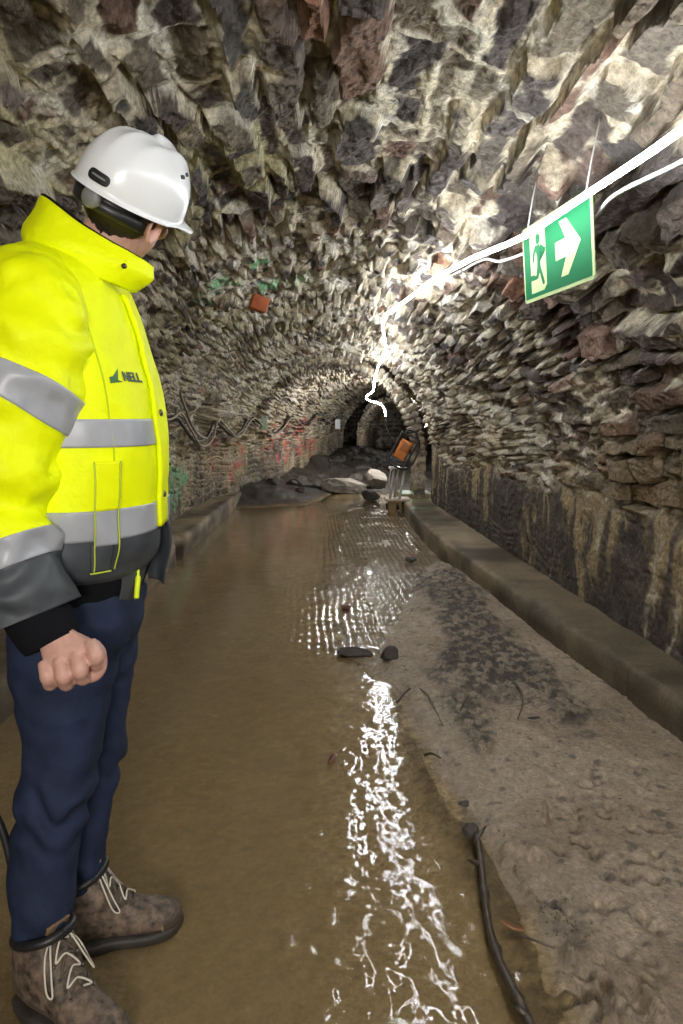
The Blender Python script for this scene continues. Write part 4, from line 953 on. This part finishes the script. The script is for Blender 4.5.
for sgn, yb in ((-1, 0), (1, 0)):
    f = (lambda y: y) if sgn < 0 else (lambda y: 3.17-y)
    dx = 0 if sgn < 0 else 1
    arm = [(-.604, 1.50, 1.515, .055), (-.606, 1.44, 1.50, .062), (-.604, 1.40, 1.42, .056), (-.604, 1.38, 1.30, .050), (-.630, 1.35, 1.17, .044), (-.622, 1.335, 1.06, .046), (-.598, 1.32, .96, .038), (-.556, 1.302, .885, .031), (-.540, 1.298, .860, .030)]
    far_ = [(-.604, 1.67, 1.515, .055), (-.610, 1.73, 1.50, .062), (-.640, 1.785, 1.42, .056), (-.670, 1.80, 1.30, .050), (-.714, 1.82, 1.17, .044), (-.708, 1.825, 1.06, .046), (-.688, 1.83, .96, .038), (-.662, 1.819, .885, .031), (-.648, 1.822, .860, .030)]
    plain(far_ if dx else arm)
for pts in (nleg, fleg): plain([(p[0], p[1], p[2], p[3]*.72, p[4]*.72) for p in pts]+[(pts[-1][0]+.005, pts[-1][1], .05, .035, .035)])
# hands: right fist with its back to the camera; the left one a mirror of it
def hand(mirror):
    def mp(P):
        P = np.array(P, float)
        if mirror: P[..., 1] = 3.121-P[..., 1]; P[..., 0] -= .106
        return P
    kn = np.array([(-.459, 1.272, .836), (-.483, 1.258, .815), (-.512, 1.253, .805), (-.543, 1.258, .800)])
    wrist = np.array([-.541, 1.299, .868])
    across = nrm(kn[0]-kn[3]); R = []
    for t in np.linspace(0, 1, 14):
        c = wrist*(1-t)+(kn.mean(0)+np.array([0, .016, .010]))*t
        d = nrm(kn.mean(0)-wrist); nn = nrm(np.cross(across, d)); th = np.linspace(0, 2*np.pi, 28, endpoint=False)
        w_ = .032*(1-t)+.054*t; h_ = .024*(1-t)+.022*t
        ct, st_ = np.cos(th), np.sin(th); k = (np.abs(ct)**2.6+np.abs(st_)**2.6)**(-1/2.6)
        R.append(c+(ct*k*w_)[:, None]*across+(st_*k*h_)[:, None]*nn)
    body.rings(mp(np.array(R)))
    rad = [.0150, .0152, .0150, .0140]
    for k, K in enumerate(kn):
        ln = [.98, 1.06, 1.0, .84][k]
        base = K+np.array([-.012, .012, .026])
        p1 = K+np.array([-.005, .030, -.027])*ln
        p2 = p1+np.array([-.005, .024, .014])*ln; p3 = p2+np.array([-.004, -.010, .020])
        P = spline([base, K+np.array([0, .001, .003]), K+np.array([-.002, .010, -.012]), p1+np.array([0, -.006, .003]), p1+np.array([-.002, .008, .001]), p2, p3], 44)
        r = rad[k]*np.interp(np.linspace(0, 1, 44), [0, .18, .34, .52, .64, .85, 1], [.75, 1.10, .90, 1.0, .92, .9, .72])
        body.tube(mp(P), r, 16); ell(body, mp(P[-1]), (rad[k]*.72,)*3, nu=10, nv=12)
        ell(body, mp(K+np.array([0, .003, .001])), (rad[k]*1.06,)*3, nu=12, nv=14)
    th_ = spline([(-.512, 1.310, .858), (-.480, 1.306, .842), (-.463, 1.304, .825), (-.460, 1.303, .805), (-.470, 1.302, .788), (-.484, 1.301, .780)], 40)
    body.tube(mp(th_), np.interp(np.linspace(0, 1, 40), [0, .3, .55, .8, 1], [.014, .0155, .0125, .012, .009]), 16)
    ell(body, mp(th_[-1]), (.009,)*3, nu=10, nv=12)
hand(False); hand(True)
# ears, set off the head and rooted in it
for s in (-1, 1):
    th = np.linspace(0, 2*np.pi, 24, endpoint=False)
    R = []
    for off, sc_ in ((.060, .60), (.074, .85), (.088, 1.1), (.095, 1.12), (.096, .9), (.088, .6), (.084, .3)):
        x = -.006-.012*(off-.07)*20*.2+.019*sc_*np.cos(th)-(off-.062)*.35; z = -.012+.034*sc_*np.sin(th)*(1+.12*np.sin(th))
        R.append(np.stack([x, s*(off+0*th), z], -1))
    body.rings(Hd(np.array(R)), flip=(s < 0))
bme = bake(body.me('body'), [('REMESH', dict(mode='VOXEL', voxel_size=.0026)), ('SMOOTH', dict(factor=.5, iterations=5))])
bobj = link('body', bme, M_skin, person)
M_eye = simple('eye_white', (.8, .78, .75), .2); M_iris = simple('iris', (.08, .05, .03), .2)
for s in (-1, 1):
    e = MB(); ell(e, (.0835, s*.031, .0035), (.010, .0125, .0075), Hd, nu=14, nv=18); eo = e.build('eye', M_eye, bobj, 'eye')
    e = MB(); ell(e, (.0915, s*.031, .0032), (.0028, .005, .005), Hd, nu=10, nv=14); 
    e.build('eye', M_iris, bobj, 'dark iris')
# hair: short, dark, down to the nape
def hair():
    n, m = 70, 46; az = np.linspace(math.radians(62), math.radians(298), n); el_ = np.linspace(0, 1, m); A, E_ = np.meshgrid(az, el_, indexing='ij')
    back = (1-np.cos(A))/2
    z0 = -.012-.100*ss(.35, .85, back); z = z0+(.075-z0)*E_
    zz = (z-.02)/.104; k = np.sqrt(np.clip(1-zz*zz, .10, 1)); k = np.where(z < .02, np.maximum(k, .60), k)
    narrow = 1-.22*ss(-.02, -.10, z)
    th_ = .008*ss(0, .22, E_)*ss(0, .12, np.minimum(A-az[0], az[-1]-A))+.001
    st_ = .0022*fbm(A*26, z*60, 0, 801, 3)+.0016*np.sin(A*120+3*fbm(A*9, z*30, 0, 803, 2))
    def surf(o): return np.stack([-.005+(.100*k*narrow+o)*np.cos(A)-.0*z, (.0785*k*narrow+o)*np.sin(A), z], -1)
    P, Q = Hd(surf(th_+st_)), Hd(surf(-.010+0*A)); N = n*m; f = grid_faces(n, m)
    per = [i*m for i in range(n)]+[(n-1)*m+j for j in range(1, m)]+[i*m+m-1 for i in range(n-2, -1, -1)]+[j for j in range(m-2, 0, -1)]
    F = f.tolist()+(f[:, ::-1]+N).tolist()+[[per[k_], per[(k_+1) % len(per)], per[(k_+1) % len(per)]+N, per[k_]+N] for k_ in range(len(per))]
    MB().add(np.concatenate([P.reshape(-1, 3), Q.reshape(-1, 3)]), F).build('hair', M_hair, person, 'short dark hair')
hair()
# ---------------------------------------------------------------- helmet
def helm_pt(a, t, off=0.0):
    """a: azimuth from the front, t: 0 rim .. 1 crown"""
    ca, sa = np.cos(a), np.sin(a)
    f = .128+.004*np.clip(ca, 0, 1); r = .106
    e = t*np.pi/2; kz = np.sin(e)**.92; kr = np.cos(e)**.72
    rim = .012+.010*np.clip(ca, 0, 1)
    ridge = .0055*(np.exp(-((sa*f*kr)/.012)**2)+np.exp(-((np.abs(sa)*r*kr-.046)/.010)**2)*ss(.15, .4, t))*ss(.0, .3, t)
    X = (f*kr+off)*ca-.004; Y = (r*kr+off)*sa; Z = rim+(.126+off+ridge)*kz
    return np.stack([X, Y, Z], -1)
def helmet():
    n, m = 72, 40; t = np.linspace(0, .985, m); a = np.linspace(0, 2*np.pi, n, endpoint=False); T_, A = np.meshgrid(t, a, indexing='ij')
    out = helm_pt(A, T_); inn = helm_pt(A, T_, -.004)
    ca = np.cos(a); br = ss(.20, .85, ca)                                # brim
    rim0 = helm_pt(a, 0*a); L = .004+.030*br
    d = np.stack([np.cos(a), np.sin(a), -.38*np.ones(n)], -1); lip = rim0+d*L[:, None]; lip_in = lip+np.array([-.002, 0, -.004])
    rin = helm_pt(a, 0*a, -.004)+np.array([0, 0, -.003])
    rings = [lip_in, lip]+[rim0*(1-q)+lip*q for q in (.66, .33)]+[out[k] for k in range(m)]
    h = MB(); h.rings(Hd(np.array(rings)))
    inner = [lip_in, rin]+[inn[k] for k in range(0, m, 2)]
    h2 = MB(); h2.rings(Hd(np.array(inner)), cap=False)
    ho = h.build('helmet', M_helm, person, 'white safety helmet')
    # open the shell's underside: keep only dome and brim faces (drop the bottom cap)
    bm = bmesh.new(); bm.from_mesh(ho.data)
    big = [f for f in bm.faces if len(f.verts) > 40 and f.calc_area() > .02]; bmesh.ops.delete(bm, geom=big, context='FACES_ONLY'); bm.to_mesh(ho.data); bm.free()
    h2.build('helmet_lining', simple('helmet_inside', (.70, .62, .28), .5), ho, 'yellowish underside')
    # harness: dark band round the head and the adjuster
    R = []
    for z, o_ in ((.044, .0), (.044, .006), (.006, .004), (.004, .0)):
        aa = np.linspace(0, 2*np.pi, 60, endpoint=False); R.append(np.stack([-.004+(.108+o_)*np.cos(aa), (.088+o_)*np.sin(aa), z-.030*np.clip(-np.cos(aa), 0, 1)], -1))
    hb_ = MB().rings(Hd(np.array(R+[R[0]])), cap=False).build('harness_band', M_rubber, ho, 'black harness band')
    R = []
    for z, o_ in ((.008, 0), (.008, .010), (-.014, .008), (-.018, 0)):
        aa = np.linspace(math.radians(115), math.radians(245), 40); 
        R.append(np.stack([-.004+(.110+o_)*np.cos(aa), (.088+o_)*np.sin(aa), z-.012+0*aa], -1))
    R = np.array(R).transpose(1, 0, 2); MB().rings(Hd(R)).build('nape_band', M_rubber, ho)
    kp = Hd(np.array([[-.110, .006, -.008], [-.126, .006, -.008], [-.131, .006, -.008]])); MB().tube(kp, [.021, .021, .017], 24).build('adjuster_knob', M_knob, ho, 'grey adjuster knob')
    # black oval badge at the back right rim, with a pale line of marking in it
    def badge(a0, a1, t0, t1, off, name, mat, lab):
        n1, n2 = 30, 10; V = []; U, Q = np.meshgrid(np.linspace(0, 1, n1), np.linspace(-1, 1, n2), indexing='ij')
        hw = np.clip(1-np.abs(2*U-1)**6, 0, 1)**.5; tt = (t0+t1)/2+(t1-t0)/2*Q*hw; A_ = a0+(a1-a0)*U
        P = Hd(helm_pt(A_, tt, off)); B = Hd(helm_pt(A_, tt, off-.004)); f = grid_faces(n1, n2); N = n1*n2
        per = [i*n2 for i in range(n1)]+[(n1-1)*n2+j for j in range(1, n2)]+[i*n2+n2-1 for i in range(n1-2, -1, -1)]+[j for j in range(n2-2, 0, -1)]
        F = f.tolist()+(f[:, ::-1]+N).tolist()+[[per[k_], per[(k_+1) % len(per)], per[(k_+1) % len(per)]+N, per[k_]+N] for k_ in range(len(per))]
        MB().add(np.concatenate([P.reshape(-1, 3), B.reshape(-1, 3)]), F).build(name, mat, ho, lab)
    badge(2.80, 3.26, .045, .145, .0022, 'badge', M_rubber, 'black oval badge')
    badge(2.88, 3.18, .088, .106, .0030, 'badge_marking', M_knob, 'grey line of marking')
    for s in (1, -1):
        badge(s*1.02, s*1.20, .50, .55, .0012, 'vent_slot', M_rubber, 'dark vent slot'); badge(s*1.30, s*1.46, .47, .52, .0012, 'vent_slot', M_rubber, 'dark vent slot')
helmet()

# ================================================================== CAMERA, LIGHT, VIEW
cam = bpy.data.cameras.new('camera'); co = bpy.data.objects.new('camera', cam); COL.objects.link(co)
cam.sensor_fit = 'VERTICAL'; cam.sensor_height = 24; cam.lens = 710/1024*24; cam.clip_start = .02
co.location = (0, 0, 1.28); co.rotation_euler = (math.pi/2-math.atan(97/710), 0, 0)
sc.camera = co
w = bpy.data.worlds.new('world'); sc.world = w; w.use_nodes = True
w.node_tree.nodes['Background'].inputs['Color'].default_value = (.75, .8, .9, 1); w.node_tree.nodes['Background'].inputs['Strength'].default_value = .25
sc.view_settings.view_transform = 'Standard'; sc.view_settings.look = 'None'; sc.view_settings.gamma = 1; sc.view_settings.use_curve_mapping = False
sc.view_settings.exposure = 0.62
sc.cycles.use_denoising = True; sc.cycles.max_bounces = 10; sc.cycles.diffuse_bounces = 6; sc.cycles.transparent_max_bounces = 12
sc.cycles.caustics_reflective = False; sc.cycles.caustics_refractive = False; sc.cycles.sample_clamp_indirect = 6
